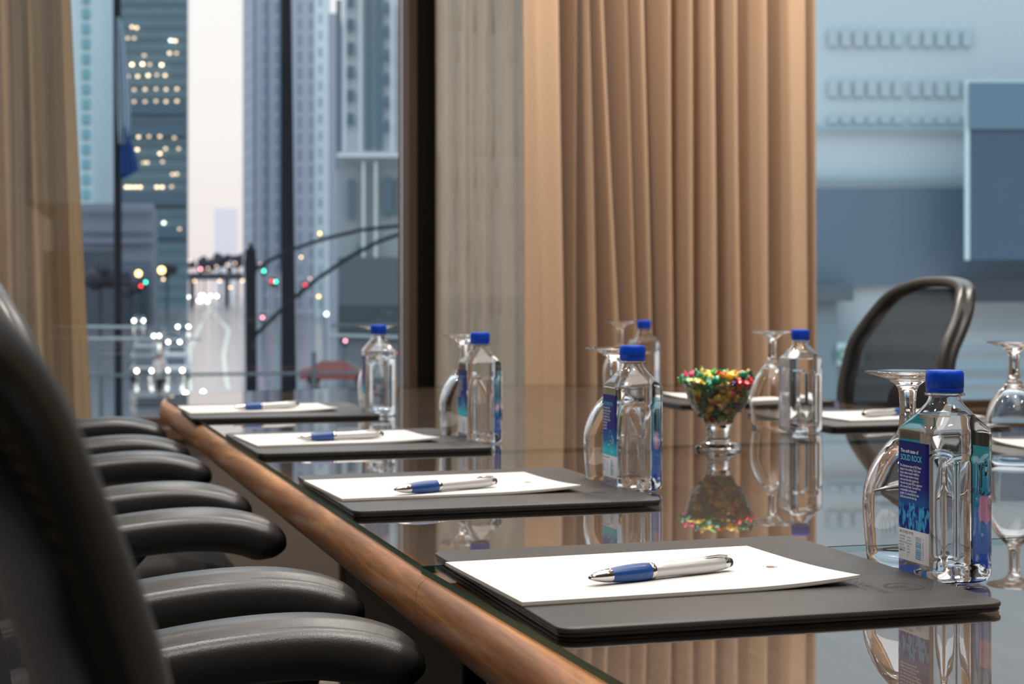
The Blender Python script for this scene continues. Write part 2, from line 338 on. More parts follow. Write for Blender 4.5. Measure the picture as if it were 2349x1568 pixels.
MB().rings([[Vector((x, y, TOP - 0.045)) for x, y in ins], [Vector((x, y, TOP - 0.0066)) for x, y in ins]]).build('tabletop', M_TOP, tbl, smooth=False, recalc=True)
for (y0, y1) in ((2.30, 3.16), (0.2, 2.13)):
    p = MB().box((0.62, y0, 0), (1.50, y1, TOP - 0.046)).build('pedestal', M_DARKW, tbl, smooth=False, bevel=0.004)
    MB().box((0.612, y1 + 0.002, 0), (0.630, y1 + 0.018, TOP - 0.05)).build('corner_strip', M_STEEL, p, smooth=False)
def sheet(y0, y1, x0, x1, label, end=False):
    if end: pts = [(x0, y0)] + [(p[0] + (0.004 if p[0] < 1 else -0.004), p[1] - 0.004) for p in far] + [(x1, y0)]
    elif y0 < 0: pts = [(0.392, y0), (0.378, 0.45), (0.3655, 0.95), (0.3585, 1.20), (x0, y1), (x1, y1), (x1 - 0.006, 0.95), (x1 - 0.03, y0)]
    else: pts = [(x0, y0), (x0, y1), (x1, y1), (x1, y0)]
    mb = MB(); n = len(pts)
    mb.add([(x, y, TOP - 0.0058) for x, y in pts] + [(x, y, TOP) for x, y in pts], [tuple(range(n, 2 * n))[::-1]] + [(i, (i + 1) % n, (i + 1) % n + n, i + n) for i in range(n)])
    o = mb.build('glass_sheet', [M_TGLASS, M_TEDGE], smooth=False, recalc=False)
    for f in o.data.polygons[1:]: f.material_index = 1
    tag(o, label, 'glass table cover', 'glass sheets covering the table'); return o
sheet(-0.70, 1.438, 0.3505, 1.758, 'glass sheet covering the near end of the table, green edge beside the near desk pad')
sheet(1.442, 2.447, 0.353, 1.758, 'middle glass sheet on the table, beneath the candy dish side of the two seams')
sheet(2.451, 3.86, 0.354, 1.757, 'far glass sheet on the table, under the three farthest desk pads', True)
# ------------------------------------------------------------------ desk pads, paper, pens
def desk_pad_mesh():
    t = thing('desk_pad', '', 'desk pad', (0, 0, 0), 0, 'black leather desk pads round the table')
    slab(MB(), rrect(0.350, 0.362, 0.012), 0.0003, 0.0030).build('base_board', M_PADE, t, ang=60)
    slab(MB(), rrect(0.352, 0.364, 0.013), 0.0030, 0.0072, 0.0012).build('leather_top', M_PAD, t, ang=60)
    # debossed emblem and hotel lettering near the far edge, read by the sitter (facing +x)
    em = MB()
    cx, cy, r1, r2 = 0.135, -0.100, 0.0165, 0.0150
    a = [Vector((cx + r1 * 1.0 * math.cos(q), cy + r1 * math.sin(q), 0.00725)) for q in [R(-130 + 260 * i / 40) for i in range(41)]]
    b = [Vector((cx + r2 * 1.0 * math.cos(q), cy + r2 * math.sin(q), 0.00725)) for q in [R(-130 + 260 * i / 40) for i in range(41)]]
    em.rings([a, b], closed=False, cap0=False, cap1=False)
    for i in range(26):                    # leafy crown, serrated
        q = R(60 + i * 240 / 25); rr = 0.0125
        c0 = Vector((cx + rr * math.cos(q), cy + rr * math.sin(q), 0.00725)); d = Vector((math.cos(q), math.sin(q), 0)); s = Vector((-d.y, d.x, 0))
        em.add([c0 - s * 0.0010, c0 + s * 0.0010, c0 + d * 0.0036 + s * 0.0008], [(0, 1, 2)])
    for s in (-1, 1):
        em.add([(cx + 0.002, cy + s * 0.0002, .00725), (cx - 0.016, cy + s * 0.0012, .00725), (cx - 0.016, cy + s * 0.0030, .00725), (cx + 0.004, cy + s * 0.006, .00725)], [(0, 1, 2, 3)])
    em.build('embossed_emblem', M_DEB, t, smooth=False)
    text('DOUBLETREE', 0.0098, (0.106, -0.064, 0.00725), (0, -1, 0), (1, 0, 0), M_DEB, 'embossed_lettering', t, bold=0.004)
    text('BY HILTON', 0.0052, (0.0985, -0.079, 0.00725), (0, -1, 0), (1, 0, 0), M_DEB, 'embossed_lettering', t)
    return t
def paper_mesh(t=None, curl=0.0048):
    t = thing('notepad', '', 'notepad', (0, 0, 0), 0, 'white notepads lying on the desk pads')
    w, d = 0.282, 0.196; nx, ny = 24, 16
    def z(x, y):
        u = max(0, (x / w - 0.10) / 0.40) * max(0, (-y / d + 0.22) / 0.72); return curl * u ** 2.2
    def sheetm(z0, z1, dx=0.0):
        mb = MB(); V = []
        for k, zz in enumerate((z0, z1)):
            for i in range(nx + 1):
                for j in range(ny + 1):
                    x = -w / 2 + w * i / nx; y = -d / 2 + d * j / ny; V.append(Vector((x + dx * (x + w / 2) / w, y, zz + z(x, y))))
        n1 = (nx + 1) * (ny + 1); F = []
        I = lambda k, i, j: k * n1 + i * (ny + 1) + j
        for i in range(nx):
            for j in range(ny):
                F.append((I(1, i, j), I(1, i + 1, j), I(1, i + 1, j + 1), I(1, i, j + 1))); F.append((I(0, i, j), I(0, i, j + 1), I(0, i + 1, j + 1), I(0, i + 1, j)))
        for i in range(nx): F.append((I(0, i, 0), I(0, i + 1, 0), I(1, i + 1, 0), I(1, i, 0))); F.append((I(0, i + 1, ny), I(0, i, ny), I(1, i, ny), I(1, i + 1, ny)))
        for j in range(ny): F.append((I(0, 0, j + 1), I(0, 0, j), I(1, 0, j), I(1, 0, j + 1))); F.append((I(0, nx, j), I(0, nx, j + 1), I(1, nx, j + 1), I(1, nx, j)))
        return mb.add(V, F)
    sheetm(0.0002, 0.0009).build('backing_card', M_RULE, t, ang=60)
    sheetm(0.0010, 0.0030, 0.0005).build('paper_block', M_PAPER, t, ang=60)
    sheetm(0.00305, 0.0033, 0.0012).build('top_sheet', M_PAPER, t, ang=60)
    cx, cy = 0.106, -0.016; M_LR = mat('rust_print', (0.35, 0.10, 0.06), 0.6); M_LG = mat('grey_print', (0.25, 0.22, 0.20), 0.6)
    zz = 0.0036 + z(cx, cy)
    l = MB().rings([[Vector((cx + r * math.cos(q), cy + r * math.sin(q), zz)) for q in [2 * math.pi * i / 20 for i in range(20)]] for r in (0.0001, 0.0036)], cap0=False, cap1=False).build('printed_emblem', M_LR, t, smooth=False)
    l2 = MB().rings([[Vector((cx - 0.001 + r * math.cos(q), cy + r * math.sin(q), zz)) for q in [R(-150 + 14 * i) for i in range(21)]] for r in (0.0058, 0.0064)], closed=False, cap0=False, cap1=False).build('printed_ring', M_LG, t, smooth=False)
    return t
def pen_mesh():
    t = thing('pen', '', 'pen', (0, 0, 0), 0, 'silver pens with blue grips on the notepads')
    Mx = Matrix.Rotation(R(90), 4, 'Y')   # lathe z -> x ; tip at x = 0
    def L(pr, name, m, par=t): return MB().lathe([(r * 1.06, z) for r, z in pr], 32).build(name, m, par, M=Mx, ang=45)
    L([(0.0006, 0.0006), (0.0015, 0.0), (0.0019, 0.0008), (0.0034, 0.006), (0.0046, 0.0125), (0.0052, 0.0190), (0.0050, 0.020)], 'tip_cone', M_CHROME)
    L([(0.0007, -0.0012), (0.0009, -0.0004), (0.0010, 0.001)], 'ballpoint', M_RUB)
    g = [(0.0050, 0.0192), (0.0058, 0.026), (0.0063, 0.034), (0.0066, 0.042), (0.0066, 0.050), (0.0063, 0.0565), (0.0060, 0.057)]
    L(g, 'grip', M_GRIP)
    L([(0.0060, 0.0569), (0.0062, 0.0575), (0.0062, 0.0605), (0.0059, 0.061)], 'collar_ring', M_CHROME)
    L([(0.0056, 0.0609), (0.0058, 0.0615), (0.0056, 0.070), (0.0056, 0.082), (0.0061, 0.098), (0.0064, 0.110), (0.0060, 0.122), (0.0052, 0.131), (0.0048, 0.132)], 'barrel', M_SILVER)
    L([(0.0048, 0.1318), (0.0049, 0.1325), (0.0042, 0.1370), (0.0038, 0.1374)], 'end_ring', M_CHROME)
    L([(0.0038, 0.1373), (0.0039, 0.1385), (0.0032, 0.1405), (0.0018, 0.1415), (0.0004, 0.1418)], 'stylus_tip', M_RUB)
    c = MB(); c.tube([(0.108, 0.0, 0.0058), (0.112, 0.0, 0.0072), (0.126, 0.0005, 0.0074), (0.1345, 0, 0.0064)], 0.0009, 8).build('clip', M_CHROME, t)
    return t
pad0, pap0, pen0 = desk_pad_mesh(), paper_mesh(), pen_mesh()
PADS = [  # centre of pad, rotation, paper offset and rotation, pen tip and end pixels, labels
    ((0.545, 1.292), 0.0, (0.505, 1.300), 2.3, (1353, 1324), (1664, 1290),
     'black desk pad nearest the viewer, lying at the near seam of the glass', 'white notepad with a curled corner on the near desk pad, beside the near bottle', 'silver pen with blue grip on the nearest notepad'),
    ((0.533, 1.948), 0.0, (0.497, 1.952), 2.6, (906, 1122), (1120, 1104),
     'black desk pad second along the wooden edge, before the bottle with long text label', 'white notepad on the second desk pad along the wooden edge', 'silver pen with blue grip on the second notepad along the wooden edge'),
    ((0.528, 2.615), 0.5, (0.500, 2.625), 3.0, (683, 1003), (846, 996),
     'black desk pad third along the wooden edge, in front of the dark window post', 'white notepad on the third desk pad along the wooden edge', 'silver pen with blue grip on the third notepad along the wooden edge'),
    ((0.515, 3.318), -1.5, (0.480, 3.328), 1.5, (538, 934), (664, 928),
     'black desk pad at the far corner of the wooden edge, below the street window', 'white notepad at the far corner of the table below the street window', 'silver pen with blue grip on the notepad at the far corner'),
]
def place_pen(o, a, b, h=0.0176):
    A, B = G(*a, h), G(*b, h); d = B - A; o.location = (A.x, A.y, TOP + h); o.rotation_euler = (R(25), R(0.0), math.atan2(d.y, d.x)); return d.length
for i, (c, rz, pc, prz, pa, pb, l1, l2, l3) in enumerate(PADS):
    a, b, p = (pad0, pap0, pen0) if i == 0 else (tree_copy(pad0), tree_copy(pap0), tree_copy(pen0))
    a.location = (c[0], c[1], TOP); a.rotation_euler = (0, 0, R(rz)); a['label'] = l1
    b.location = (pc[0], pc[1], TOP + 0.0073); b.rotation_euler = (0, 0, R(prz)); b['label'] = l2
    place_pen(p, pa, pb); p['label'] = l3
for (c, rz, lab, l2) in (((1.545, 2.815), 180, 'black desk pad on the side away from the arms, before the black mesh chair', 'white notepad on the desk pad in front of the black mesh chair'),
                    ((1.515, 3.42), 180, 'black desk pad behind the candy dish, at the far bend of the table', 'white notepad on the desk pad behind the candy dish'),
                    ((1.555, 2.205), 180, 'black desk pad behind the near bottle, at the frame edge', 'white notepad behind the near bottle, at the frame edge')):
    tree_copy(pad0, None, (c[0], c[1], TOP), R(rz), lab)
    q = tree_copy(pap0, None, (c[0] + 0.030, c[1] - 0.004, TOP + 0.0073), R(rz + 3), l2)
p = tree_copy(pen0, None, None, None, 'silver pen on the notepad in front of the black mesh chair'); p.location = (1.62, 2.80, TOP + 0.0176); p.rotation_euler = (R(25), 0, R(200))
# ------------------------------------------------------------------ goblets, upside down
def goblet():
    t = thing('water_goblet', '', 'glass', (0, 0, 0), 0, 'upturned water goblets beside the bottles')
    out = [(0.0342, 0.0), (0.0348, 0.0008), (0.0360, 0.010), (0.0377, 0.027), (0.0388, 0.042), (0.0391, 0.052), (0.0384, 0.0635), (0.0367, 0.072), (0.0340, 0.080), (0.0300, 0.0885), (0.0255, 0.0960), (0.0205, 0.1025), (0.0150, 0.1085),
           (0.0105, 0.1130), (0.0082, 0.1175), (0.0073, 0.1240), (0.0070, 0.1320), (0.0070, 0.1400), (0.0074, 0.1480), (0.0086, 0.1535), (0.0110, 0.1570), (0.0150, 0.1595), (0.0155, 0.1610), (0.0250, 0.1640), (0.0340, 0.1662), (0.0368, 0.1672), (0.0372, 0.1680), (0.0368, 0.1687), (0.0300, 0.1688), (0.0150, 0.1682), (0.0003, 0.1678)]
    inn = [(0.0003, 0.1065), (0.006, 0.1062), (0.0125, 0.1030), (0.0180, 0.0985), (0.0232, 0.0925), (0.0280, 0.0850), (0.0322, 0.0765), (0.0350, 0.0690), (0.0368, 0.0610), (0.0374, 0.052), (0.0372, 0.042), (0.0361, 0.027), (0.0345, 0.010), (0.0334, 0.0008)]
    def mod(a, z):
        return 1 + (0.03 * math.cos(8 * a) if 0.118 < z < 0.150 else 0)
    MB().lathe(inn[:] + out, 64, mod=mod, cap0=True, cap1=True).build('bowl', M_GLASS, t, ang=60)
    return t
gob = goblet()
def at(px, Z, rel=0.0): p = CAM + FW * Z + RT * ((px - CX) / FPX * Z); return (p.x, p.y, TOP + 0.0004)
GOB = [(2082, 1.500, 'upturned water goblet close beside the near bottle, largest of the glasses'),
       (1410, 2.115, 'upturned water goblet beside the second bottle, by the candy dish'),
       (1063, 2.76, 'upturned water goblet in front of the grey-gold sheer curtain'),
       (1422, 3.88, 'upturned water goblet farthest back, standing before the tan drape'),
       (1771, 2.99, 'upturned water goblet between the candy dish and the bottle on the opposite side'),
       (2326, 2.36, 'upturned water goblet at the frame edge, next to the black mesh chair'),
       (866, 3.40, 'upturned water goblet hidden behind the bottle at the far corner')]
for i, (px, Z, lab) in enumerate(GOB):
    g = gob if i == 0 else tree_copy(gob); g.location = at(px, Z); g['label'] = lab
# ------------------------------------------------------------------ water bottles
def label_mats():
    def base(name):
        m = mat(name, (0.01, 0.03, 0.3), 0.45, spec=0.15); n, l, b = nodes(m)
        c = n.new('ShaderNodeTexCoord'); s = n.new('ShaderNodeSeparateXYZ'); l.new(c.outputs['Object'], s.inputs[0]); return m, n, l, b, c, s
    out = []
    for kind in ('rock', 'bubbles'):
        m, n, l, b, c, s = base('back_label_' + kind)
        mr = n.new('ShaderNodeMapRange'); mr.inputs['From Min'].default_value = 0.050; mr.inputs['From Max'].default_value = 0.112; l.new(s.outputs['Z'], mr.inputs['Value'])
        r = n.new('ShaderNodeValToRGB'); e = r.color_ramp.elements
        e[0].position = 0; e[0].color = (0.01, 0.30, 0.50, 1) if kind == 'rock' else (0.02, 0.42, 0.58, 1); e[1].position = 0.45; e[1].color = (0.004, 0.009, 0.17, 1)
        q = e.new(0.16); q.color = (0.005, 0.10, 0.32, 1); q = e.new(1.0); q.color = (0.003, 0.007, 0.13, 1)
        # brighter toward the right-hand edge of the label (local -y side)
        l.new(mr.outputs[0], r.inputs[0]); last = r.outputs[0]
        if kind == 'rock':
            mp = n.new('ShaderNodeMapping'); mp.inputs['Scale'].default_value = (1, 1, 0.42); l.new(c.outputs['Object'], mp.inputs[0])
            t = n.new('ShaderNodeTexNoise'); t.inputs['Scale'].default_value = 240; t.inputs['Detail'].default_value = 3; t.inputs['Distortion'].default_value = 0.6; l.new(mp.outputs[0], t.inputs['Vector'])
            r2 = n.new('ShaderNodeValToRGB'); e2 = r2.color_ramp.elements; e2[0].position = 0.46; e2[0].color = (0.006, 0.012, 0.20, 1); e2[1].position = 0.54; e2[1].color = (0.03, 0.34, 0.62, 1); l.new(t.outputs[0], r2.inputs[0])
            t3 = n.new('ShaderNodeTexNoise'); t3.inputs['Scale'].default_value = 300; l.new(c.outputs['Object'], t3.inputs['Vector'])
            ad = n.new('ShaderNodeMath'); ad.operation = 'MULTIPLY_ADD'; ad.inputs[1].default_value = 0.012; l.new(t3.outputs[0], ad.inputs[0]); l.new(s.outputs['Z'], ad.inputs[2])
            lt = n.new('ShaderNodeMath'); lt.operation = 'LESS_THAN'; lt.inputs[1].default_value = 0.0690; l.new(ad.outputs[0], lt.inputs[0])
            mx = n.new('ShaderNodeMixRGB'); l.new(lt.outputs[0], mx.inputs[0]); l.new(last, mx.inputs[1]); l.new(r2.outputs[0], mx.inputs[2]); last = mx.outputs[0]
        w = n.new('ShaderNodeMath'); w.operation = 'LESS_THAN'; w.inputs[1].default_value = 0.0425; l.new(s.outputs['Z'], w.inputs[0])
        mx = n.new('ShaderNodeMixRGB'); mx.inputs[2].default_value = (0.72, 0.74, 0.78, 1); l.new(w.outputs[0], mx.inputs[0]); l.new(last, mx.inputs[1]); l.new(mx.outputs[0], b.inputs['Base Color'])
        out.append(m)
    m, n, l, b, c, s = base('front_label'); tl = n.new('ShaderNodeBsdfTranslucent'); mxs = n.new('ShaderNodeMixShader'); mxs.inputs[0].default_value = 0.6
    o_ = [q for q in n if q.type == 'OUTPUT_MATERIAL'][0]; l.new(b.outputs[0], mxs.inputs[1]); l.new(tl.outputs[0], mxs.inputs[2]); l.new(mxs.outputs[0], o_.inputs[0])
    mr = n.new('ShaderNodeMapRange'); mr.inputs['From Min'].default_value = 0.0; mr.inputs['From Max'].default_value = 0.125; l.new(s.outputs['Z'], mr.inputs['Value'])
    r = n.new('ShaderNodeValToRGB'); e = r.color_ramp.elements; e[0].position = 0.05; e[0].color = (0.02, 0.09, 0.85, 1); e[1].position = 1.0; e[1].color = (0.06, 0.62, 0.66, 1); q = e.new(0.55); q.color = (0.02, 0.38, 0.80, 1)
    l.new(mr.outputs[0], r.inputs[0]); 
    def M2(op, a, c2=None):
        q = n.new('ShaderNodeMath'); q.operation = op
        for i_, v_ in enumerate((a, c2)):
            if v_ is None: continue
            if isinstance(v_, (int, float)): q.inputs[i_].default_value = v_
            else: l.new(v_, q.inputs[i_])
        return q.outputs[0]
    Yo, Zo = s.outputs['Y'], s.outputs['Z']; mask = None
    for cy_, cz_, ry, rz_ in ((-0.0165, 0.0650, 0.0085, 0.0060), (-0.0080, 0.0640, 0.0080, 0.0065), (-0.0150, 0.0535, 0.0070, 0.0065), (-0.0040, 0.0560, 0.0070, 0.0075), (-0.0215, 0.0570, 0.0050, 0.0055)):
        d2 = M2('ADD', M2('POWER', M2('ABSOLUTE', M2('DIVIDE', M2('SUBTRACT', Yo, cy_), ry)), 2.0), M2('POWER', M2('ABSOLUTE', M2('DIVIDE', M2('SUBTRACT', Zo, cz_), rz_)), 2.0))
        k = M2('LESS_THAN', d2, 1.0); mask = k if mask is None else M2('MAXIMUM', mask, k)
    mx = n.new('ShaderNodeMixRGB'); l.new(mask, mx.inputs[0]); l.new(r.outputs[0], mx.inputs[1]); mx.inputs[2].default_value = (0.80, 0.35, 0.62, 1)
    stem = M2('MULTIPLY', M2('LESS_THAN', M2('ABSOLUTE', M2('SUBTRACT', Yo, -0.0150)), M2('ADD', M2('MULTIPLY', M2('SUBTRACT', Zo, 0.078), 0.10), 0.0016)), M2('MULTIPLY', M2('GREATER_THAN', Zo, 0.078), M2('LESS_THAN', Zo, 0.106)))
    mx2 = n.new('ShaderNodeMixRGB'); l.new(stem, mx2.inputs[0]); l.new(mx.outputs[0], mx2.inputs[1]); mx2.inputs[2].default_value = (0.85, 0.88, 0.90, 1)
    l.new(mx2.outputs[0], b.inputs['Base Color']); l.new(mx2.outputs[0], tl.inputs[0])
    out.append(m); return out
M_LB1, M_LB2, M_LF = label_mats(); M_LF2 = mat('clear_film_label', (0.16, 0.17, 0.22), 0.4, alpha=0.35)
M_PRINT = mat('white_print', (0.75, 0.78, 0.82), 0.5); M_CYAN = mat('cyan_print', (0.10, 0.55, 0.75), 0.5); M_NAVY = mat('navy_print', (0.02, 0.05, 0.25), 0.5); M_MIDB = mat('blue_print', (0.05, 0.30, 0.60), 0.5)
M_PINK = mat('pink_print', (0.62, 0.20, 0.42), 0.5); M_DKP = mat('dark_print', (0.05, 0.05, 0.07), 0.5); M_YEL = mat('yellow_print', (0.75, 0.72, 0.25), 0.5)
S, RC = 0.0595, 0.0095
def bottle_ring(z, s, rc, dep=0.0, arch=False, n=112):
    """rounded square ring, even by angle; dep = recess depth on the +-y faces"""
    out = []
    h = s / 2
    for i in range(n):
        a = 2 * math.pi * (i + 0.5) / n; c, sn = math.cos(a), math.sin(a)
        # ray / rounded square intersection
        lo, hi = 0.0, h * 1.6
        for _ in range(26):
            m = (lo + hi) / 2; qx, qy = abs(m * c) - (h - rc), abs(m * sn) - (h - rc)
            d = math.hypot(max(qx, 0), max(qy, 0)) + min(max(qx, qy), 0) - rc
            if d > 0: hi = m
            else: lo = m
        x, y = lo * c, lo * sn
        if arch and abs(sn) > abs(c) * 0.9:
            hw = 0.0200
            top = 0.094 + 0.012 * math.sqrt(max(0, 1 - (x / hw) ** 2)) - 0.006 * (1 if False else 0)
            f = max(0, min(1, (hw - abs(x)) / 0.004)) * max(0, min(1, (top - z) / 0.004)) * max(0, min(1, (z - 0.012) / 0.006))
            f = f * f * (3 - 2 * f); y -= math.copysign(0.0026 * f, y)
        out.append(Vector((x, y, z)))
    return out
def bottle_rings(off):
    rs = []
    for z, s, rc in [(0.0006, 0.046, 0.013), (0.0010, 0.050, 0.012), (0.003, 0.0562, 0.0105), (0.007, 0.0592, RC)]:
        rs.append((z, s, rc, False))
    z = 0.010
    while z < 0.1235: rs.append((z, S, RC, True)); z += 0.0018
    for z, s, rc in [(0.1255, 0.0590, 0.0100), (0.1275, 0.0572, 0.0112), (0.1310, 0.0525, 0.0130), (0.1360, 0.0452, 0.0150), (0.1410, 0.0375, 0.0150), (0.1455, 0.0312, 0.0150), (0.1485, 0.0276, 0.0137), (0.1505, 0.0262, 0.0131),
                     (0.1525, 0.0258, 0.0129)]: rs.append((z, s, rc, False))
    return rs
def bottle(kind):
    t = thing('water_bottle', '', 'water bottle', (0, 0, 0), 0, 'square water bottles with blue caps')
    rr = bottle_rings(0)
    outer = [bottle_ring(z, s, rc, arch=a) for z, s, rc, a in rr]
    def shrink(off, zmax, zmin):
        res = []
        for z, s, rc, a in rr:
            if z > zmax: break
            res.append(bottle_ring(max(z, zmin), s - 2 * off, max(rc - off, 0.002), arch=a))
        return res
    # wall: base pushes up inside
    dome = [bottle_ring(z, s, s * 0.49) for z, s in ((0.0080, 0.004), (0.0072, 0.016), (0.0045, 0.030), (0.0015, 0.042))]
    neck = [[Vector((r * math.cos(2 * math.pi * (i + .5) / 112), r * math.sin(2 * math.pi * (i + .5) / 112), z)) for i in range(112)] for r, z in
            ((0.0160, 0.1530), (0.0163, 0.1535), (0.0163, 0.1545), (0.0160, 0.1550), (0.0128, 0.1552), (0.0128, 0.1700), (0.0115, 0.1702), (0.0115, 0.1560))]
    inner = shrink(0.0006, 0.153, 0.0022)[::-1]
    idome = [bottle_ring(z, s, s * 0.49) for z, s in ((0.0028, 0.042), (0.0055, 0.030), (0.0082, 0.016), (0.0090, 0.004))]
    bo = MB().rings(dome + outer + neck + inner + idome)
    bo.f = [f for f in bo.f if not all(bo.v[i].x > S / 2 - 0.0001 and 0.0099 < bo.v[i].z < 0.1118 for i in f)]   # the front film closes this face
    bo.build('body', M_PET, t, ang=50)
    lev = 0.1375
    wat = shrink(0.0003, lev - 0.001, 0.0018)
    s_l = 0.0452 + (0.0375 - 0.0452) * (lev - 0.136) / 0.005
    wat.append(bottle_ring(lev, s_l - 0.0006, 0.0147)); wat += [bottle_ring(lev, s_l * 0.6, 0.0085), bottle_ring(lev, 0.003, 0.0014)]
    wd_ = [bottle_ring(z, s, s * 0.49) for z, s in ((0.0086, 0.004), (0.0077, 0.016), (0.0050, 0.030), (0.0022, 0.042))]
    MB().rings(wd_ + wat).build('water', M_WATER, t, ang=50)
    # cap
    def knurl(a, z): return 1 + (0.006 * (1 if math.sin(60 * a) > 0 else -1) if 0.1590 < z < 0.1712 else 0)
    c = MB().lathe([(0.0136, 0.1558), (0.0150, 0.1556), (0.0152, 0.1562), (0.0153, 0.1588), (0.0151, 0.15895), (0.0151, 0.1593), (0.01545, 0.1597), (0.0154, 0.1705), (0.0151, 0.1722), (0.0142, 0.1735), (0.0120, 0.1738), (0.0003, 0.1738)], 240, mod=knurl).build('cap', M_CAP, t, ang=40)
    # labels hug the flat -x and +x faces
    def wrap(y0, y1, z0, z1, off, sgn, ny=20):
        rs = []
        for z in (z0, z1):
            row = []
            for j in range(ny + 1):
                y = y0 + (y1 - y0) * j / ny; h = S / 2; fl = h - RC
                x = h if abs(y) <= fl else (h - RC) + math.sqrt(max(0, RC ** 2 - (abs(y) - fl) ** 2))
                row.append(Vector((sgn * (x + off), y, z)))
            rs.append(row)
        return MB().rings(rs, closed=False)
    lb = wrap(-0.0245, 0.0245, 0.0165, 0.1150, 0.0002, -1).build('back_label', M_LB1 if kind == 0 else M_LB2, t)
    X = -(S / 2 + 0.00027); rg, up = (0, -1, 0), (0, 0, 1)     # read from -x: right is -y
    if kind == 0:
        text('The soft taste of', 0.0042, (X, 0.0190, 0.1055), rg, up, M_PRINT, 'label_lettering', lb, bold=.01)
        text('SOLID ROCK', 0.0068, (X, 0.0190, 0.0992), rg, up, M_CYAN, 'label_lettering', lb, squeeze=0.85, bold=.01)
        body = 'The distinctive taste of FIJI Water\nbegins in the making. That\'s how\nlong it takes tropical rainfall to\nfilter through ancient volcanic\nrock and naturally acquire the\nminerals that gives FIJI its signature\nsoft, smooth taste. Sourced from\na sustainable underground\naquifer, it\'s untouched by man.\nUntil you unscrew the cap.'
        text(body, 0.0031, (X, 0.0200, 0.0935), rg, up, M_PRINT, 'label_lettering', lb, squeeze=0.80, line=0.92, bold=.006)
    else:
        text('ELECTROLYTES', 0.0058, (X, 0.0200, 0.1020), rg, up, M_CYAN, 'label_lettering', lb, squeeze=0.8)
        text('The distinctive soft\nsmooth taste of water\nfiltered by volcanic\nrock gathers more\nminerals and natural\nelectrolytes\nthan other\nwaters do', 0.0038, (X, 0.0200, 0.0980), rg, up, M_PRINT, 'label_lettering', lb, squeeze=0.75, line=0.95)
        d = MB(); rnd = random.Random(3)
        for k in range(12):
            y, z = rnd.uniform(-0.014, 0.004), rnd.uniform(0.046, 0.066); r = rnd.uniform(0.0005, 0.001)
            d.add([(X, y + r * math.cos(2 * math.pi * q / 10), z + r * math.sin(2 * math.pi * q / 10)) for q in range(10)], [tuple(range(9, -1, -1))])
        d.build('printed_dots', M_YEL, lb, smooth=False)
        MB().tube([(X, 0.006, 0.0435), (X, 0.006, 0.060), (X, -0.001, 0.066), (X, -0.002, 0.072), (X, -0.008, 0.072), (X, -0.009, 0.066), (X, -0.016, 0.060), (X, -0.016, 0.0435)], 0.0003, 6).build('printed_bottle_outline', M_CYAN, lb)
    text('EARTH\'S FINEST WATER', 0.0034, (X, 0.0215, 0.0385), rg, up, M_DKP, 'label_lettering', lb, squeeze=0.62)
    text('EARTHS FINEST WATER\nNATURAL ARTESIAN\nWATER 330 ML (11.15 FL OZ)\nPRODUCT OF FIJI\nBOTTLED AT SOURCE\nVITI LEVU', 0.0023, (X, 0.0215, 0.0350), rg, up, M_MIDB, 'label_lettering', lb, squeeze=0.42, line=1.05)
    text('fijiwater.com', 0.0026, (X, 0.0215, 0.0235), rg, up, M_DKP, 'label_lettering', lb, squeeze=0.65)
    text('Nutrition Facts\nServing 1 bottle\nAmount per serving\nCalories 0\nSodium 0 mg\nMagnesium\nSilica', 0.0023, (X, 0.0085, 0.0350), rg, up, M_MIDB, 'label_lettering', lb, squeeze=0.42, line=1.05)
    bc = MB(); rnd = random.Random(5); z = 0.0195
    while z < 0.0375:
        h = rnd.choice((0.0003, 0.0006, 0.0009)); bc.add([(X, -0.0050, z), (X, -0.0140, z), (X, -0.0140, z + h), (X, -0.0050, z + h)], [(0, 1, 2, 3)]); z += h + rnd.choice((0.0004, 0.0007))
    bc.build('barcode', M_MIDB, lb, smooth=False)
    text('6 32565 00001 2', 0.0026, (X, -0.0175, 0.0195), (0, 0, 1), (0, 1, 0), M_MIDB, 'label_lettering', lb)
    text('BEST BY\n01 SEP 2020', 0.0034, (-(S / 2 + 0.0001), 0.010, 0.0125), rg, up, M_DKP, 'date_stamp', t, squeeze=0.9)
    lf = wrap(-0.0228, 0.0228, 0.0095, 0.1120, 0.00003, 1).build('front_label', M_LF, t)
    Xf = S / 2 + 0.00010
    text('FIJI', 0.030, (Xf, -0.0225, 0.078), (0, 1, 0), (0, 0, 1), M_PRINT, 'logo_lettering', lf, squeeze=0.85, bold=.02)
    text('WATER', 0.0075, (Xf, 0.0215, 0.070), (0, 1, 0), (0, 0, 1), M_PRINT, 'logo_lettering', lf, align='RIGHT', squeeze=1.3)
    return t
b0 = bottle(0); b1 = bottle(1)
BOT = [(2167, 1.408, b0, 0, 'near water bottle with the solid rock text label'),
       (1451, 2.045, b1, 0, 'second water bottle along the left place settings, beside the candy dish'),
       (1101, 2.680, None, 2, 'third water bottle, in front of the grey-gold sheer curtain'),
       (868, 3.270, None, -4, 'fourth water bottle, at the far end before the street window'),
       (1836, 2.880, None, 180, 'water bottle beside the blue window edge, between candy dish and mesh chair'),
       (1477, 3.760, None, 180, 'farthest water bottle, half behind the second bottle, against the tan drape')]
for i, (px, Z, o, rz, lab) in enumerate(BOT):
    if o is None: o = tree_copy(b1)
    o.location = at(px, Z); o.rotation_euler = (0, 0, R(rz)); o['label'] = lab
    if rz == 180:                          # these two carry a nearly clear front film
        for q in [w for w in bpy.data.objects if w.parent == o and w.name.startswith('front_label')]:
            q.material_slots[0].link = 'OBJECT'; q.material_slots[0].material = M_LF2
            for w in [w for w in bpy.data.objects if w.parent == q]: bpy.data.objects.remove(w)
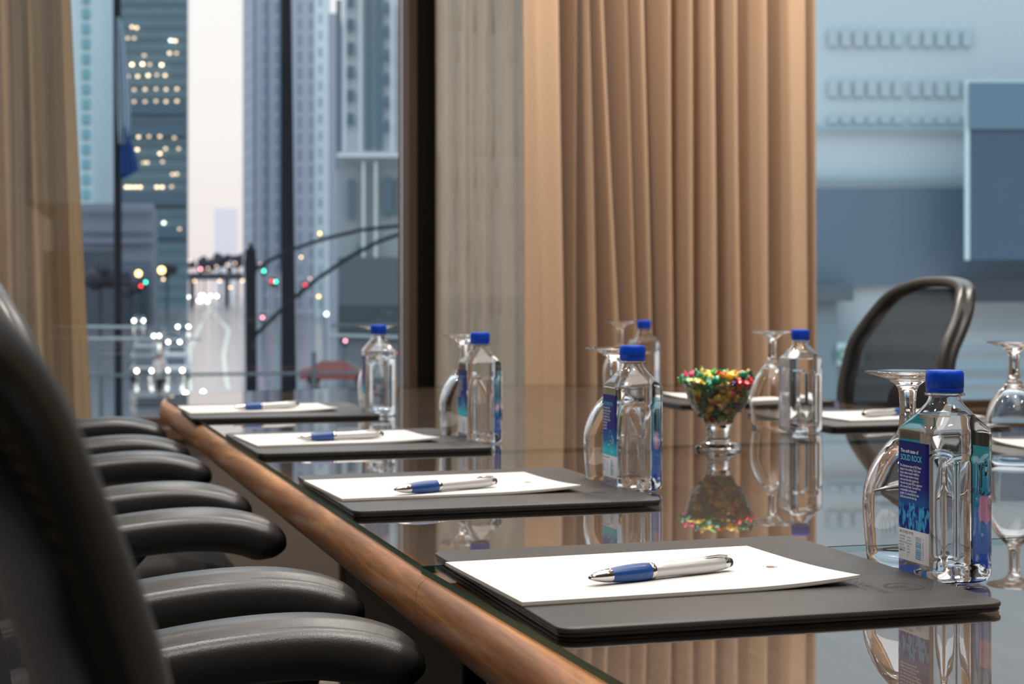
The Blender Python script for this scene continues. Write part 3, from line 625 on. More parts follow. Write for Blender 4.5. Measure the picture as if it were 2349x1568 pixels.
# ------------------------------------------------------------------ candy dish
dc = at(1647, 2.575)
dish = thing('candy_dish', 'small clear footed glass dish heaped with wrapped candies', 'candy dish', dc)
def dmod(a, z):
    if z < 0.012: return 1 + 0.035 * math.cos(6 * a)
    if z < 0.034: return 1 + 0.02 * math.cos(8 * a)
    if z > 0.060: return 1 + 0.018 * math.cos(16 * a) * (z - 0.06) / 0.04
    return 1
MB().lathe([(0.0003, 0.0030), (0.020, 0.0025), (0.030, 0.0005), (0.0350, 0.0005), (0.0362, 0.0030), (0.0345, 0.0052), (0.026, 0.0090), (0.0190, 0.0125), (0.0178, 0.0160), (0.0176, 0.0270), (0.0190, 0.0315), (0.0215, 0.0375), (0.0150, 0.0380), (0.0003, 0.0375)], 96, mod=dmod).build('foot', M_GLASS, dish, ang=50)
MB().lathe([(0.0218, 0.0380), (0.0228, 0.0405), (0.0262, 0.0500), (0.0310, 0.0555), (0.0385, 0.0600), (0.0415, 0.0660), (0.0450, 0.0750), (0.0495, 0.0900), (0.0525, 0.0985), (0.0518, 0.0993), (0.0508, 0.0985)], 96, mod=dmod, cap0=False, cap1=False).build('bowl', M_BOWL, dish, ang=50)
CAND = {'dark green': (0.005, 0.16, 0.085), 'bright green': (0.04, 0.30, 0.03), 'gold': (0.62, 0.42, 0.05), 'red': (0.48, 0.012, 0.03), 'orange': (0.70, 0.20, 0.015), 'pink': (0.75, 0.06, 0.14), 'purple': (0.06, 0.03, 0.35)}
def candy_mesh(seed, m):
    rnd = random.Random(seed); mb = MB(); n = 14
    rs = []
    L = 0.0062
    for x, r in ((-0.0128, 0.0048), (-0.0105, 0.0036), (-0.0080, 0.0010), (-0.0064, 0.0018), (-0.0045, 0.0044), (-0.0018, 0.0056), (0.0018, 0.0056), (0.0045, 0.0044), (0.0064, 0.0018), (0.0080, 0.0010), (0.0105, 0.0036), (0.0128, 0.0048)):
        fan = abs(x) > 0.009
        rs.append([Vector((x + (rnd.uniform(-.0008, .0008) if fan else 0), (r * (1.15 if fan else 1) + rnd.uniform(-.0005, .0005)) * math.cos(2 * math.pi * i / n + x * 60), (r * (0.35 if fan else 0.8) + rnd.uniform(-.0005, .0005)) * math.sin(2 * math.pi * i / n + x * 60))) for i in range(n)])
    mb.rings(rs); o = mb.build('wrapped_candy', m, ang=25); return o
cm = {}
for k, (nm, col) in enumerate(CAND.items()):
    m = mat('foil_' + nm, [min(0.9, q * 1.5) for q in col], 0.25, 0.25, coat=1.0, coat_rough=0.05); add_bump(m, 260, 0.5, 0.001)
    cm[nm] = m
protos = {}
pts = []; rnd = random.Random(11)
def rin(z):
    K = [(0.040, 0.012), (0.046, 0.018), (0.055, 0.024), (0.062, 0.034), (0.075, 0.0405), (0.090, 0.0455), (0.098, 0.048), (0.104, 0.049), (0.112, 0.043), (0.120, 0.030), (0.126, 0.014)]
    if z <= K[0][0] or z >= K[-1][0]: return 0
    for a, b in zip(K, K[1:]):
        if z <= b[0]: return a[1] + (b[1] - a[1]) * (z - a[0]) / (b[0] - a[0])
tries = 0
while len(pts) < 150 and tries < 60000:
    tries += 1; z = rnd.uniform(0.043, 0.112); rm = rin(z) - (0.0070 if z < 0.099 else 0.001)
    if rm <= 0.001: continue
    r = rm * (rnd.uniform(0.80, 1.0) if rnd.random() < 0.8 else math.sqrt(rnd.random())); a = rnd.uniform(0, 2 * math.pi); p = Vector((r * math.cos(a), r * math.sin(a), z))
    if all((p - q).length > 0.0118 for q in pts): pts.append(p)
names = list(CAND); wts = [36, 22, 22, 8, 5, 6, 2]
for i, p in enumerate(pts):
    nm = rnd.choices(names, wts)[0]
    if nm not in protos:
        o = candy_mesh(i, cm[nm]); protos[nm] = o
        tag(o, '%s foil-wrapped candy heaped in the glass dish' % nm, 'candy', 'foil-wrapped candies in the glass dish')
    else:
        o = protos[nm].copy(); COL.objects.link(o)
    o.location = Vector(dc) + p; o.scale = (1.2, 1.2, 1.2)
    a = math.atan2(p.y, p.x)
    if p.z > 0.1: o.rotation_euler = (rnd.uniform(0, 6), rnd.uniform(-.7, .7), rnd.uniform(0, 6))
    else: o.rotation_euler = (rnd.uniform(0, 6), rnd.uniform(-1.0, 1.0), a + math.pi / 2 + rnd.uniform(-.3, .3))
# ------------------------------------------------------------------ chairs
def mesh_fabric():
    m = bpy.data.materials.new('chair_mesh_fabric'); m.use_nodes = True; n = m.node_tree.nodes; l = m.node_tree.links; b = n['Principled BSDF']
    b.inputs['Base Color'].default_value = (0.014, 0.014, 0.016, 1); b.inputs['Roughness'].default_value = 0.8; b.inputs['Specular IOR Level'].default_value = 0.2
    c = n.new('ShaderNodeTexCoord'); w = n.new('ShaderNodeTexWave'); w.bands_direction = 'Y'; w.inputs['Scale'].default_value = 70; l.new(c.outputs['Object'], w.inputs['Vector'])
    mr = n.new('ShaderNodeMapRange'); mr.inputs['To Min'].default_value = 0.72; mr.inputs['To Max'].default_value = 1.0; l.new(w.outputs['Fac'], mr.inputs['Value']); l.new(mr.outputs[0], b.inputs['Alpha'])
    return m
M_MESH = mesh_fabric()
def chair(label, prof=None, adz=0.0):
    """faces +x, origin on the floor under the seat"""
    t = thing('office_chair', label, 'chair', (0, 0, 0), 0, 'black mesh office chairs round the table')
    def bx(z):   # back profile in x
        return spline(prof or [(0.44, -0.005), (0.52, -0.010), (0.62, 0.008), (0.74, 0.013), (0.84, 0.0065), (0.90, -0.008), (0.955, -0.0274), (1.00, -0.049)], z)
    half = [(0.0, 0.998), (0.06, 0.997), (0.12, 0.991), (0.165, 0.980), (0.198, 0.960), (0.222, 0.932), (0.240, 0.895), (0.251, 0.85), (0.256, 0.80), (0.254, 0.74), (0.243, 0.67), (0.222, 0.60), (0.195, 0.54), (0.165, 0.49), (0.12, 0.462), (0.06, 0.455)]
    half = [(y, z + (0.0 if z < .9 else 0.0)) for y, z in half]
    loop = half + [(0.0, 0.453)] + [(-y, z) for y, z in half[1:]][::-1]
    path = [Vector((bx(z), y, z)) for y, z in loop]
    # smooth by inserting midpoints (Chaikin)
    for _ in range(2):
        q = []
        for i in range(len(path)):
            a, b = path[i], path[(i + 1) % len(path)]; q += [a * .75 + b * .25, a * .25 + b * .75]
        path = q
    sec = []
    for i in range(28):
        a = 2 * math.pi * i / 28; g = 1 - 0.42 * math.exp(-((math.cos(a)) / 0.30) ** 2)
        sec.append((0.0215 * math.cos(a), 0.0135 * g * math.sin(a)))
    MB().sweep(path, sec, (1, 0, 0), loop=True).build('back_frame', M_FRAME, t, ang=60)
    # mesh panel
    rs = []
    zs = [0.470 + 0.513 * i / 26 for i in range(27)]
    def hw(z):
        K = sorted([(zz, yy) for yy, zz in half]); 
        for a, b in zip(K, K[1:]):
            if a[0] <= z <= b[0]: return a[1] + (b[1] - a[1]) * (z - a[0]) / max(1e-6, b[0] - a[0])
        return 0.06
    for z in zs:
        w = hw(z) - 0.002; rs.append([Vector((bx(z) - 0.018 * math.cos(math.pi / 2 * s), w * s, z)) for s in [-1 + 2 * j / 20 for j in range(21)]])
    MB().rings(rs, closed=False, cap0=False, cap1=False).build('back_mesh', M_MESH, t, ang=180)
    # lumbar pad behind the mesh
    MB().ball((-0.048, 0, 0.715), 1.0, 14, 28, (0.030, 0.175, 0.075)).build('lumbar_pad', M_SEATF, t)
    # spine
    MB().sweep([(-0.02, 0, 0.44), (-0.075, 0, 0.50), (-0.090, 0, 0.60), (-0.080, 0, 0.72), (-0.060, 0, 0.80)], rrect(0.02, 0.07, 0.008, 4), (1, 0, 0)).build('spine', M_FRAME, t, ang=50)
    # seat
    rs = []
    base = rrect(0.50, 0.54, 0.085, 8, 0.170, 0)
    for z, k in ((0.435, 0.93), (0.445, 0.985), (0.465, 1.0), (0.482, 0.985), (0.492, 0.93), (0.495, 0.6), (0.490, 0.1)):
        rs.append([Vector((0.170 + (x - 0.170) * k, y * k, z - (0.02 * max(0, (x - 0.30) / 0.09) ** 2 if x > 0.30 else 0))) for x, y in base])
    MB().rings(rs).build('seat', M_SEATF, t, ang=60)
    # arms
    for s in (-1, 1):
        ap = [(-0.06, 0.655), (-0.03, 0.667), (0.02, 0.681), (0.07, 0.692), (0.12, 0.7000), (0.17, 0.7045), (0.215, 0.7050), (0.25, 0.7005), (0.275, 0.6935), (0.295, 0.6835), (0.309, 0.669)]
        P = [Vector((x, s * 0.235, z + adz)) for x, z in ap]
        for _ in range(2):
            q = [P[0]]
            for i in range(len(P) - 1): q += [P[i] * .75 + P[i + 1] * .25, P[i] * .25 + P[i + 1] * .75]
            P = q + [P[-1]]
        cu = [0.0]
        for i in range(1, len(P)): cu.append(cu[-1] + (P[i] - P[i - 1]).length)
        Lt = cu[-1]
        def at_s(sv):
            for i in range(1, len(P)):
                if sv <= cu[i] + 1e-9: return P[i - 1].lerp(P[i], (sv - cu[i - 1]) / max(1e-9, cu[i] - cu[i - 1]))
            return P[-1]
        us = sorted(set([0.0005 + 0.10 * (1 - math.cos(math.pi / 2 * q / 8)) for q in range(9)] + [0.1 + 0.8 * q / 24 for q in range(25)] + [0.9 + 0.0995 * math.sin(math.pi / 2 * q / 10) for q in range(11)]))
        P = [at_s(u_ * Lt) for u_ in us]
        sec = []
        for i in range(40):
            a = 2 * math.pi * i / 40; c, sn = math.cos(a), math.sin(a)
            y = 0.043 * math.copysign(abs(c) ** 0.8, c); z = (0.0195 if sn > 0 else 0.033) * math.copysign(abs(sn) ** 0.85, sn)
            if sn > 0: z -= 0.0042 * math.exp(-((abs(y) - 0.024) / 0.0055) ** 2)
            sec.append((z, -y))
        def sc(u): 
            k = 1.0
            u = us[round(u * (len(us) - 1))]
            if u > 0.91: k = math.sqrt(max(0.012, 1 - ((u - 0.91) / 0.09) ** 2))
            if u < 0.10: k = math.sqrt(max(0.02, 1 - ((0.10 - u) / 0.104) ** 2))
            return (k ** 0.8, 0.25 + 0.75 * k)
        MB().sweep(P, sec, (0, 0, 1), scale=sc).build('arm_pad', M_LEA, t, ang=80)
        MB().sweep([(0.08, s * 0.262, 0.43), (0.075, s * 0.272, 0.52), (0.085, s * 0.262, 0.60), (0.10, s * 0.245, 0.66 + adz), (0.12, s * 0.235, 0.685 + adz)], rrect(0.060, 0.022, 0.008, 4), (1, 0, 0)).build('arm_post', M_FRAME, t, ang=50)
    MB().box((0.02, -0.27, 0.39), (0.16, 0.27, 0.425)).build('tilt_housing', M_FRAME, t, bevel=0.01)
    MB().lathe([(0.03, 0.10), (0.03, 0.25), (0.022, 0.26), (0.022, 0.40)], 20, (0.10, 0, 0)).build('gas_column', M_RUB, t)
    for k in range(5):
        a = R(20 + 72 * k); d = Vector((math.cos(a), math.sin(a), 0)); c = Vector((0.10, 0, 0))
        MB().sweep([c + d * 0.02 + Vector((0, 0, 0.115)), c + d * 0.15 + Vector((0, 0, 0.100)), c + d * 0.30 + Vector((0, 0, 0.070))], rrect(0.026, 0.045, 0.008, 3), (0, 0, 1)).build('base_leg', M_FRAME, t, ang=50)
        Mw = Matrix.Translation(c + d * 0.30 + Vector((0, 0, 0.028))) @ Matrix.Rotation(a + 0.6, 4, 'Z') @ Matrix.Rotation(R(90), 4, 'X')
        MB().lathe([(0.004, -0.024), (0.026, -0.024), (0.0275, -0.02), (0.0275, -0.004), (0.02, -0.002), (0.02, 0.002), (0.0275, 0.004), (0.0275, 0.02), (0.026, 0.024), (0.004, 0.024)], 20).build('caster', M_RUB, t, M=Mw)
    return t
ch = chair('black office chair nearest the viewer, only its blurred back frame in view')
ch.location = (-0.001, 0.328, 0); ch.rotation_euler = (0, 0, R(-7.28))
for x, y, rz, lab in ((0.026, 1.155, 0, 'black office chair whose padded arm reaches under the near wood seam'),
                      (0.026, 1.870, 0, 'black office chair second along the wooden edge, both arms in view'),
                      (0.026, 2.640, 0, 'black office chair third along the wooden edge, before the far two arms'),
                      (0.026, 3.440, 0, 'farthest black office chair along the wooden edge, nearest the window sill'),
                      ):
    tree_copy(ch, None, (x, y, 0), R(rz), lab)
ch2 = chair('black mesh-backed office chair on the opposite side, facing the table', [(0.44, 0.02), (0.52, 0.022), (0.62, 0.035), (0.74, 0.030), (0.84, 0.008), (0.90, -0.022), (0.955, -0.058), (1.00, -0.092)], -0.055)
ch2.location = (1.925, 3.385, 0.012); ch2.rotation_euler = (0, 0, R(174))
# ------------------------------------------------------------------ the street outside
HR = 5.5                                   # eye above the road
ZR = CAM.z - HR
def WG(px, py): return W(px, py, FPX * HR / (py - HOR))     # pixel to the road
SAZ = YAW + math.atan((500 - CX) / FPX)                     # street direction
M_ROAD = mat('wet_asphalt', (0.15, 0.15, 0.17), 0.14, spec=0.9, ior=1.7); add_bump(M_ROAD, 0.8, 0.2, 0.03, detail=4)
M_STONE = mat('pale_stone', (0.52, 0.66, 0.70), 0.8); M_WIN = mat('teal_glazing', (0.16, 0.38, 0.45), 0.25)
M_STRUC = mat('dark_paint', (0.008, 0.012, 0.018), 0.6, spec=0.1)
struct(MB().box((-400, 30, ZR - 0.5), (900, 1800, ZR)).build('street', M_ROAD, smooth=False))
def bmat(name, c1, c2, sx, sz, off=0.5, mort=0.25, rough=0.7):
    m = mat(name, c1, rough); n, l, b = nodes(m); c = n.new('ShaderNodeTexCoord'); 
    br = n.new('ShaderNodeTexBrick'); br.offset = 0; br.inputs['Color1'].default_value = (*c1, 1); br.inputs['Color2'].default_value = (*[q * 0.85 for q in c1], 1); br.inputs['Mortar'].default_value = (*c2, 1)
    br.inputs['Scale'].default_value = 1; br.inputs['Brick Width'].default_value = sx; br.inputs['Row Height'].default_value = sz; br.inputs['Mortar Size'].default_value = mort
    s = n.new('ShaderNodeSeparateXYZ'); cb = n.new('ShaderNodeCombineXYZ'); ad = n.new('ShaderNodeMath'); ad.operation = 'ADD'
    l.new(c.outputs['Object'], s.inputs[0]); l.new(s.outputs['X'], ad.inputs[0]); l.new(s.outputs['Y'], ad.inputs[1]); l.new(ad.outputs[0], cb.inputs[0]); l.new(s.outputs['Z'], cb.inputs[1])
    l.new(cb.outputs[0], br.inputs['Vector']); l.new(br.outputs[0], b.inputs['Base Color']); return m
def prism(name, pts, ytop, ybot, m, label=None, cat='building', group=None, parent=None, Zref=None, smooth=False):
    """pts: (px, Z) footprint corners; ytop/ybot pixel rows at Zref (None bottom = road)"""
    Zr = Zref or pts[0][1]; zt = CAM.z + (HOR - ytop) / FPX * Zr; zb = ZR if ybot is None else CAM.z + (HOR - ybot) / FPX * Zr
    P = [W(p, HOR, Z) for p, Z in pts]
    o = MB().rings([[Vector((p.x, p.y, zb)) for p in P], [Vector((p.x, p.y, zt)) for p in P]]).build(name, m, parent, smooth=smooth, recalc=True)
    if label: tag(o, label, cat, group)
    return o
def panel(px0, py0, px1, py1, Z, name, m, parent, th=0.6):
    a, b, c, d = W(px0, py0, Z), W(px1, py0, Z), W(px1, py1, Z), W(px0, py1, Z); k = FW * th
    return MB().rings([[a, b, c, d], [a - k, b - k, c - k, d - k]]).build(name, m, parent, smooth=False, recalc=True)
def panel2(p0, Z0, p1, Z1, py0, py1, name, m, parent, out=0.4):
    """upright panel on a slanting face"""
    a, b = W(p0, HOR, Z0), W(p1, HOR, Z1); zt = lambda y: CAM.z + (HOR - y) / FPX * Z0
    d = (b - a).normalized(); nrm = Vector((d.y, -d.x, 0)); nrm = nrm if nrm.dot(FW) < 0 else -nrm
    q = [Vector((a.x, a.y, zt(py0))), Vector((b.x, b.y, zt(py0))), Vector((b.x, b.y, zt(py1))), Vector((a.x, a.y, zt(py1)))]
    return MB().rings([q, [p + nrm * out for p in q]]).build(name, m, parent, smooth=False, recalc=True)
# white corner tower, left
t1 = prism('tower', [(60, 300), (212, 300), (262, 372), (120, 380)], -420, 466, M_STONE, 'pale stone tower with teal windows behind the flagpole')
for k in range(14): panel(190, -14 + 34.5 * k, 206, 7 + 34.5 * k, 300, 'window', M_WIN, t1)
for k in range(14):
    for j in range(5):
        u0 = 0.08 + 0.185 * j; u1 = u0 + 0.10; y0 = -12 + 34 * k
        panel2(212 + 50 * u0, 300 + 72 * u0, 212 + 50 * u1, 300 + 72 * u1, y0 - 3, y0 + 16, 'window', M_WIN, t1, 0.3)
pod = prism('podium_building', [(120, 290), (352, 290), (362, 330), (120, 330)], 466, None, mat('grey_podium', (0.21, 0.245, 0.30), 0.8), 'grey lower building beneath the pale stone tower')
for k, y in enumerate((478, 522, 548)): panel(180, y, 352, y + 9, 289, 'ledge', mat('podium_ledge', (0.17, 0.21, 0.28), 0.8), pod)  # slightly darker bands across the podium
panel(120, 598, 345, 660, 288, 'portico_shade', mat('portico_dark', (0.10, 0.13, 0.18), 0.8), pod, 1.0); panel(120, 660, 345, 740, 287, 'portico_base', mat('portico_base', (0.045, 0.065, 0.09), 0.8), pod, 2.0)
# dark tower
M_DT = bmat('dark_glass_facade', (0.080, 0.145, 0.180), (0.11, 0.19, 0.23), 400, 3.6, mort=0.9, rough=0.5)
t2 = prism('tower', [(230, 520), (430, 520), (432, 600), (230, 600)], -500, None, M_DT, 'dark glass tower dotted with warm lit windows')
for y0, y1 in ((232, 262), (288, 312), (440, 470), (520, 545)): panel(262, y0, 430, y1, 519, 'facade_band', mat('tower_band', (0.075, 0.135, 0.185), 0.7), t2, 0.3)
LW = [(252, 5, 0), (303, 62, 2), (314, 64, 2), (293, 88, 1), (308, 88, 1), (392, 93, 3), (402, 94, 3), (331, 127, 1), (389, 122, 2), (405, 122, 1), (289, 154, 2), (303, 148, 4), (327, 147, 4), (344, 148, 1), (371, 149, 4), (293, 175, 2), (316, 175, 2), (340, 173, 3),
      (360, 172, 1), (379, 173, 2), (308, 206, 1), (333, 205, 1.5), (358, 204, 1), (381, 205, 1.5), (406, 204, 1.5), (308, 233, 1), (333, 233, 1), (358, 232, 1), (381, 233, 1.5), (406, 232, 1.2), (318, 314, 2), (342, 313, 1), (367, 313, 1.5), (400, 316, 1),
      (315, 343, 3), (367, 352, 3), (380, 341, 1.5), (410, 341, 0.6), (330, 373, 1), (338, 373, 1.5), (373, 371, 1), (396, 400, 1.2), (406, 399, 1.4), (290, 429, 3), (300, 429, 3), (311, 429, 3), (322, 429, 3), (360, 429, 3), (372, 429, 3), (394, 428, 1), (376, 511, 3), (412, 525, 1)]
for x, y, s in LW:
    if s <= 0: continue
    c = (1.0, 0.72, 0.45) if y != 93 and y != 511 else (0.95, 1, 0.85)
    lev = {0.6: 1, 1: 1, 1.2: 2, 1.4: 2, 1.5: 2, 2: 3, 3: 4, 4: 5}[s]
    panel(x - 3.2, y - 2.6, x + 3.2, y + 2.6, 518, 'lit_window', emis('lit_window_%d_%d' % (lev, c[1] > .9), c, (0, 1.2, 1.9, 2.8, 4.2, 6.5)[lev]), t2, 0.3)
# distant tower in the gap; its haze is put into the pale colour
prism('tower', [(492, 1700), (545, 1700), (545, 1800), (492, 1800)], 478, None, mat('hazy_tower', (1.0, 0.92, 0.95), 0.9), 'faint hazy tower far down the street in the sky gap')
# lavender tower, centre right
M_LT = bmat('lavender_facade', (0.30, 0.345, 0.45), (0.44, 0.47, 0.55), 1.8, 3.9, mort=0.55)
M_LT2 = bmat('grid_facade', (0.38, 0.50, 0.56), (0.68, 0.78, 0.82), 1.9, 3.4, mort=0.75)
t3 = prism('tower', [(557, 430), (592, 405), (726, 405), (744, 440), (560, 470)], -500, None, M_LT, 'tall lavender grey tower behind the dark street posts', Zref=405)
for x0, x1 in ((582, 587), (612, 616), (640, 644)): panel(x0, -300, x1, 620, 404, 'dark_fin', mat('tower_fin', (0.10, 0.17, 0.24), 0.6), t3, 0.4)
t3b = prism('tower', [(722, 345), (750, 345), (758, 370), (730, 375)], -500, None, M_LT2, 'narrow tower with a fine white grid facade beside the lavender tower')
t3c = prism('tower', [(753, 300), (782, 300), (790, 335), (762, 335)], 30, None, mat('grey_mauve_wall', (0.34, 0.38, 0.45), 0.8), 'plain mauve grey tower behind the white ornate tower')
# white ornate tower
M_ORN = mat('ornate_stone', (0.62, 0.68, 0.70), 0.8); M_ORW = mat('ornate_glazing', (0.08, 0.15, 0.20), 0.4)
t4 = prism('tower', [(786, 200), (922, 200), (1010, 240), (800, 250)], -300, 350, M_ORN, 'white ornate stone tower with long dark window strips')
for x0, x1, y0, y1 in ((772, 783, 0, 390), (838, 853, -60, 342), (862, 878, -60, 342)): panel(x0, y0, x1, y1, 199.5, 'window_strip', M_ORW, t4, 0.4)
for k in range(6): panel(798, 20 + 54 * k - 30, 812, 46 + 54 * k - 30, 199.5, 'window', M_ORW, t4, 0.4)
for k in range(6): panel(884, 35 + 54 * k - 30, 892, 62 + 54 * k - 30, 199.5, 'window', M_ORW, t4, 0.4)
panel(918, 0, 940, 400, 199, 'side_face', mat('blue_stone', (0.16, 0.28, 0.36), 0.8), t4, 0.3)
for x0, x1 in ((790, 794), (826, 830), (898, 902)): panel(x0, -60, x1, 350, 199.3, 'stone_rib', mat('light_rib', (0.66, 0.75, 0.80), 0.8), t4, 0.8)
t5 = prism('stone_building', [(775, 180), (1010, 180), (1010, 197), (790, 197)], 352, None, mat('weathered_stone', (0.28, 0.33, 0.36), 0.8), 'lower stone building with tall paired windows under the ornate tower')
for x0, x1, y0, y1 in ((882, 899, 405, 490), (910, 928, 405, 490), (800, 812, 410, 500), (846, 852, 600, 760), (870, 880, 600, 760), (905, 915, 600, 740), (820, 826, 560, 760)): panel(x0, y0, x1, y1, 179.6, 'window', M_ORW, t5, 0.3)
for x0, x1 in ((832, 838), (860, 866)): panel(x0, 372, x1, 600, 179.5, 'pilaster', M_ORN, t5, 0.8)
panel(776, 352, 1000, 362, 179.4, 'cornice', M_ORN, t5, 1.2)
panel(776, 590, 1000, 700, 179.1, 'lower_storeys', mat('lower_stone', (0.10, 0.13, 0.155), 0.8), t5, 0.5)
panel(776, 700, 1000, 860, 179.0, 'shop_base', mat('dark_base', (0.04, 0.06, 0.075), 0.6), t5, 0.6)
# low dark street walls and trees
M_LOW = mat('dark_block', (0.055, 0.075, 0.10), 0.8)  # plain dark blue-grey of the low corner block
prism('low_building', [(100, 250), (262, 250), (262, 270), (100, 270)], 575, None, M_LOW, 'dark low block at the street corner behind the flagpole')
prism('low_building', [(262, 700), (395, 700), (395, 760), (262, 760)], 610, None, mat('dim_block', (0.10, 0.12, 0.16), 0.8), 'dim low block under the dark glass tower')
M_BR = mat('bridge_steel', (0.09, 0.10, 0.13), 0.7)
br = thing('rail_bridge', 'dark elevated rail bridge crossing the street far away', 'bridge', tuple(W(480, HOR, 640)))
br.location = (0, 0, 0)
panel(380, 626, 760, 642, 640, 'deck', M_BR, br, 6)
for x in (392, 440, 520, 566, 640, 716): panel(x, 642, x + 7, 700, 640, 'pier', M_BR, br, 5)
def foliage(c, r, m, parent, seed, flat=0.8):
    rnd = random.Random(seed); mb = MB()
    for k in range(26):
        p = Vector((rnd.gauss(0, .42), rnd.gauss(0, .42), rnd.gauss(0, .32) * flat)) * r; mb.ball(c + p, r * rnd.uniform(.28, .5), 5, 8)
    return mb.build('crown', m, parent)
M_TREE = mat('bare_tree_crown', (0.035, 0.038, 0.055), 0.9)
for i, (x, y, r, Z) in enumerate(((385, 618, 17, 480), (420, 612, 15, 820), (470, 606, 19, 870), (505, 598, 22, 940), (545, 600, 20, 1010), (230, 640, 38, 200), (300, 655, 30, 225), (590, 612, 18, 820))):
    t = thing('street_tree', ['small dark tree crown left of the bridge', 'dark tree crown at the foot of the sky gap', 'dark rounded tree crown over the bridge', 'tallest dark tree crown at the street end', 'dark tree crown beside the shorter post', 'wide dark tree at the corner beside the sheer curtain', 'dark tree behind the flagpole and street lamps', 'dark tree between the two street posts'][i], 'tree', (0, 0, 0))
    rr = r / FPX * Z; c = W(x, y, Z); foliage(c, rr, M_TREE, t, i)
    MB().tube([Vector((c.x, c.y, ZR)), c], rr * 0.09, 8).build('trunk', M_TREE, t)
# flagpole and posts
fp = thing('flagpole', 'thin dark flagpole with a drooping blue and white flag', 'flagpole', (0, 0, 0))
P0, P1 = W(272, 1000, 26), W(268, -120, 26)
MB().tube([Vector((P0.x, P0.y, ZR + 2)), Vector((P0.x, P0.y, P0.z)), P1], 0.060, 12).build('pole', M_STRUC, fp)
def flagpiece(name, edge, m):
    rs = []
    for (xl, xr, y) in edge: rs.append([W(xl + (xr - xl) * j / 12, y, 26 - 0.10 * math.sin(j * 1.6)) for j in range(13)])
    o = MB().rings(rs, closed=False, cap0=False, cap1=False).build(name, m, fp, ang=180); s = o.modifiers.new('solid', 'SOLIDIFY'); s.thickness = 0.01
flagpiece('pale_flag', [(268, 274, 40), (268, 283, 70), (268, 294, 170), (269, 300, 240), (271, 298, 290), (273, 291, 330)], mat('pale_flag_cloth', (0.30, 0.42, 0.52), 0.9))
flagpiece('blue_flag', [(282, 288, 290), (280, 299, 320), (278, 310, 350), (277, 318, 390), (277, 300, 402), (278, 286, 408)], mat('blue_flag_cloth', (0.015, 0.07, 0.28), 0.9))
tp = thing('street_post', 'wide dark round street post, the thicker of the two', 'post', (0, 0, 0))
A, B = W(663, 1000, 24), W(655, -200, 24)
MB().rings([[Vector((p.x + r * math.cos(2 * math.pi * i / 20), p.y + r * math.sin(2 * math.pi * i / 20), z)) for i in range(20)] for p, r, z in ((A, 0.125, ZR + 1), (A, 0.115, A.z), (B, 0.072, B.z))]).build('shaft', M_STRUC, tp)
sp_ = thing('signal_mast', 'shorter dark mast with two curved arms sweeping to the window edge', 'signal mast', (0, 0, 0))
A, B = W(577, 1000, 22), W(575, 572, 22)
MB().tube([Vector((A.x, A.y, ZR + 1)), A, B], 0.073, 16).build('shaft', M_STRUC, sp_)
MB().rings([[W(575, y, 22) + Vector((r * math.cos(2 * math.pi * i / 16), r * math.sin(2 * math.pi * i / 16), 0)) for i in range(16)] for y, r in ((640, 0.075), (600, 0.085), (580, 0.06), (556, 0.012))]).build('finial', M_STRUC, sp_)
MB().tube([W(x, y, Z) for x, y, Z in ((578, 622, 22), (620, 596, 22), (680, 568, 22), (750, 546, 22), (830, 527, 22), (960, 513, 22))], 0.024, 10).build('upper_arm', M_STRUC, sp_)
MB().tube([W(x, y, Z) for x, y, Z in ((580, 774, 22), (610, 745, 22), (660, 695, 22), (730, 638, 22), (800, 590, 22), (870, 553, 22), (960, 522, 22))], 0.026, 10).build('lower_arm', M_STRUC, sp_)
# terrace railing
rl = thing('terrace_railing', 'thin metal railing running across the street view', 'railing', (0, 0, 0))
M_RL = mat('railing_paint', (0.05, 0.08, 0.10), 0.5); M_RLL = mat('railing_pale', (0.22, 0.30, 0.33), 0.5)
def bar(pts, r, name, m): MB().tube([W(x, y, Z) for x, y, Z in pts], r, 8).build(name, m, rl)
bar([(100, 862, 14), (500, 858, 14), (900, 853, 14)], 0.012, 'lower_rail', M_RL)
bar([(100, 775, 14), (300, 776, 14), (462, 778, 14)], 0.010, 'middle_rail', M_RLL); bar([(100, 748, 14), (335, 750, 14)], 0.011, 'upper_rail', M_RLL)
bar([(760, 746, 14), (960, 744, 14)], 0.010, 'upper_rail', M_RL); bar([(752, 768, 14), (960, 774, 14)], 0.013, 'middle_rail', M_RLL)
for x in (232, 720): 
    a, b = W(x, 1000, 14), W(x, 860 if x < 500 else 806, 14); MB().tube([a, b], 0.02, 8).build('rail_post', M_RL, rl)
# bollard-like dark post and lane lines, their reflected streaks painted in as pale strips
M_LINE = mat('lane_reflection_paint', (0.75, 0.70, 0.58), 0.5)  # pale colour carries the glow of the wet lane lines
def lane(ptsx, w, name):
    rs = [[WG(x - w, y) + Vector((0, 0, .02)), WG(x + w, y) + Vector((0, 0, .02))] for x, y in ptsx]
    o = struct(MB().rings(rs, closed=False, cap0=False, cap1=False).build(name, M_LINE, smooth=False)); return o
lane([(485, 706), (466, 735), (447, 775), (436, 800), (434, 840), (437, 900)], 4, 'lane_streak')
lane([(488, 714), (505, 735), (524, 757), (518, 790), (513, 815), (517, 860), (524, 895)], 4, 'lane_streak')
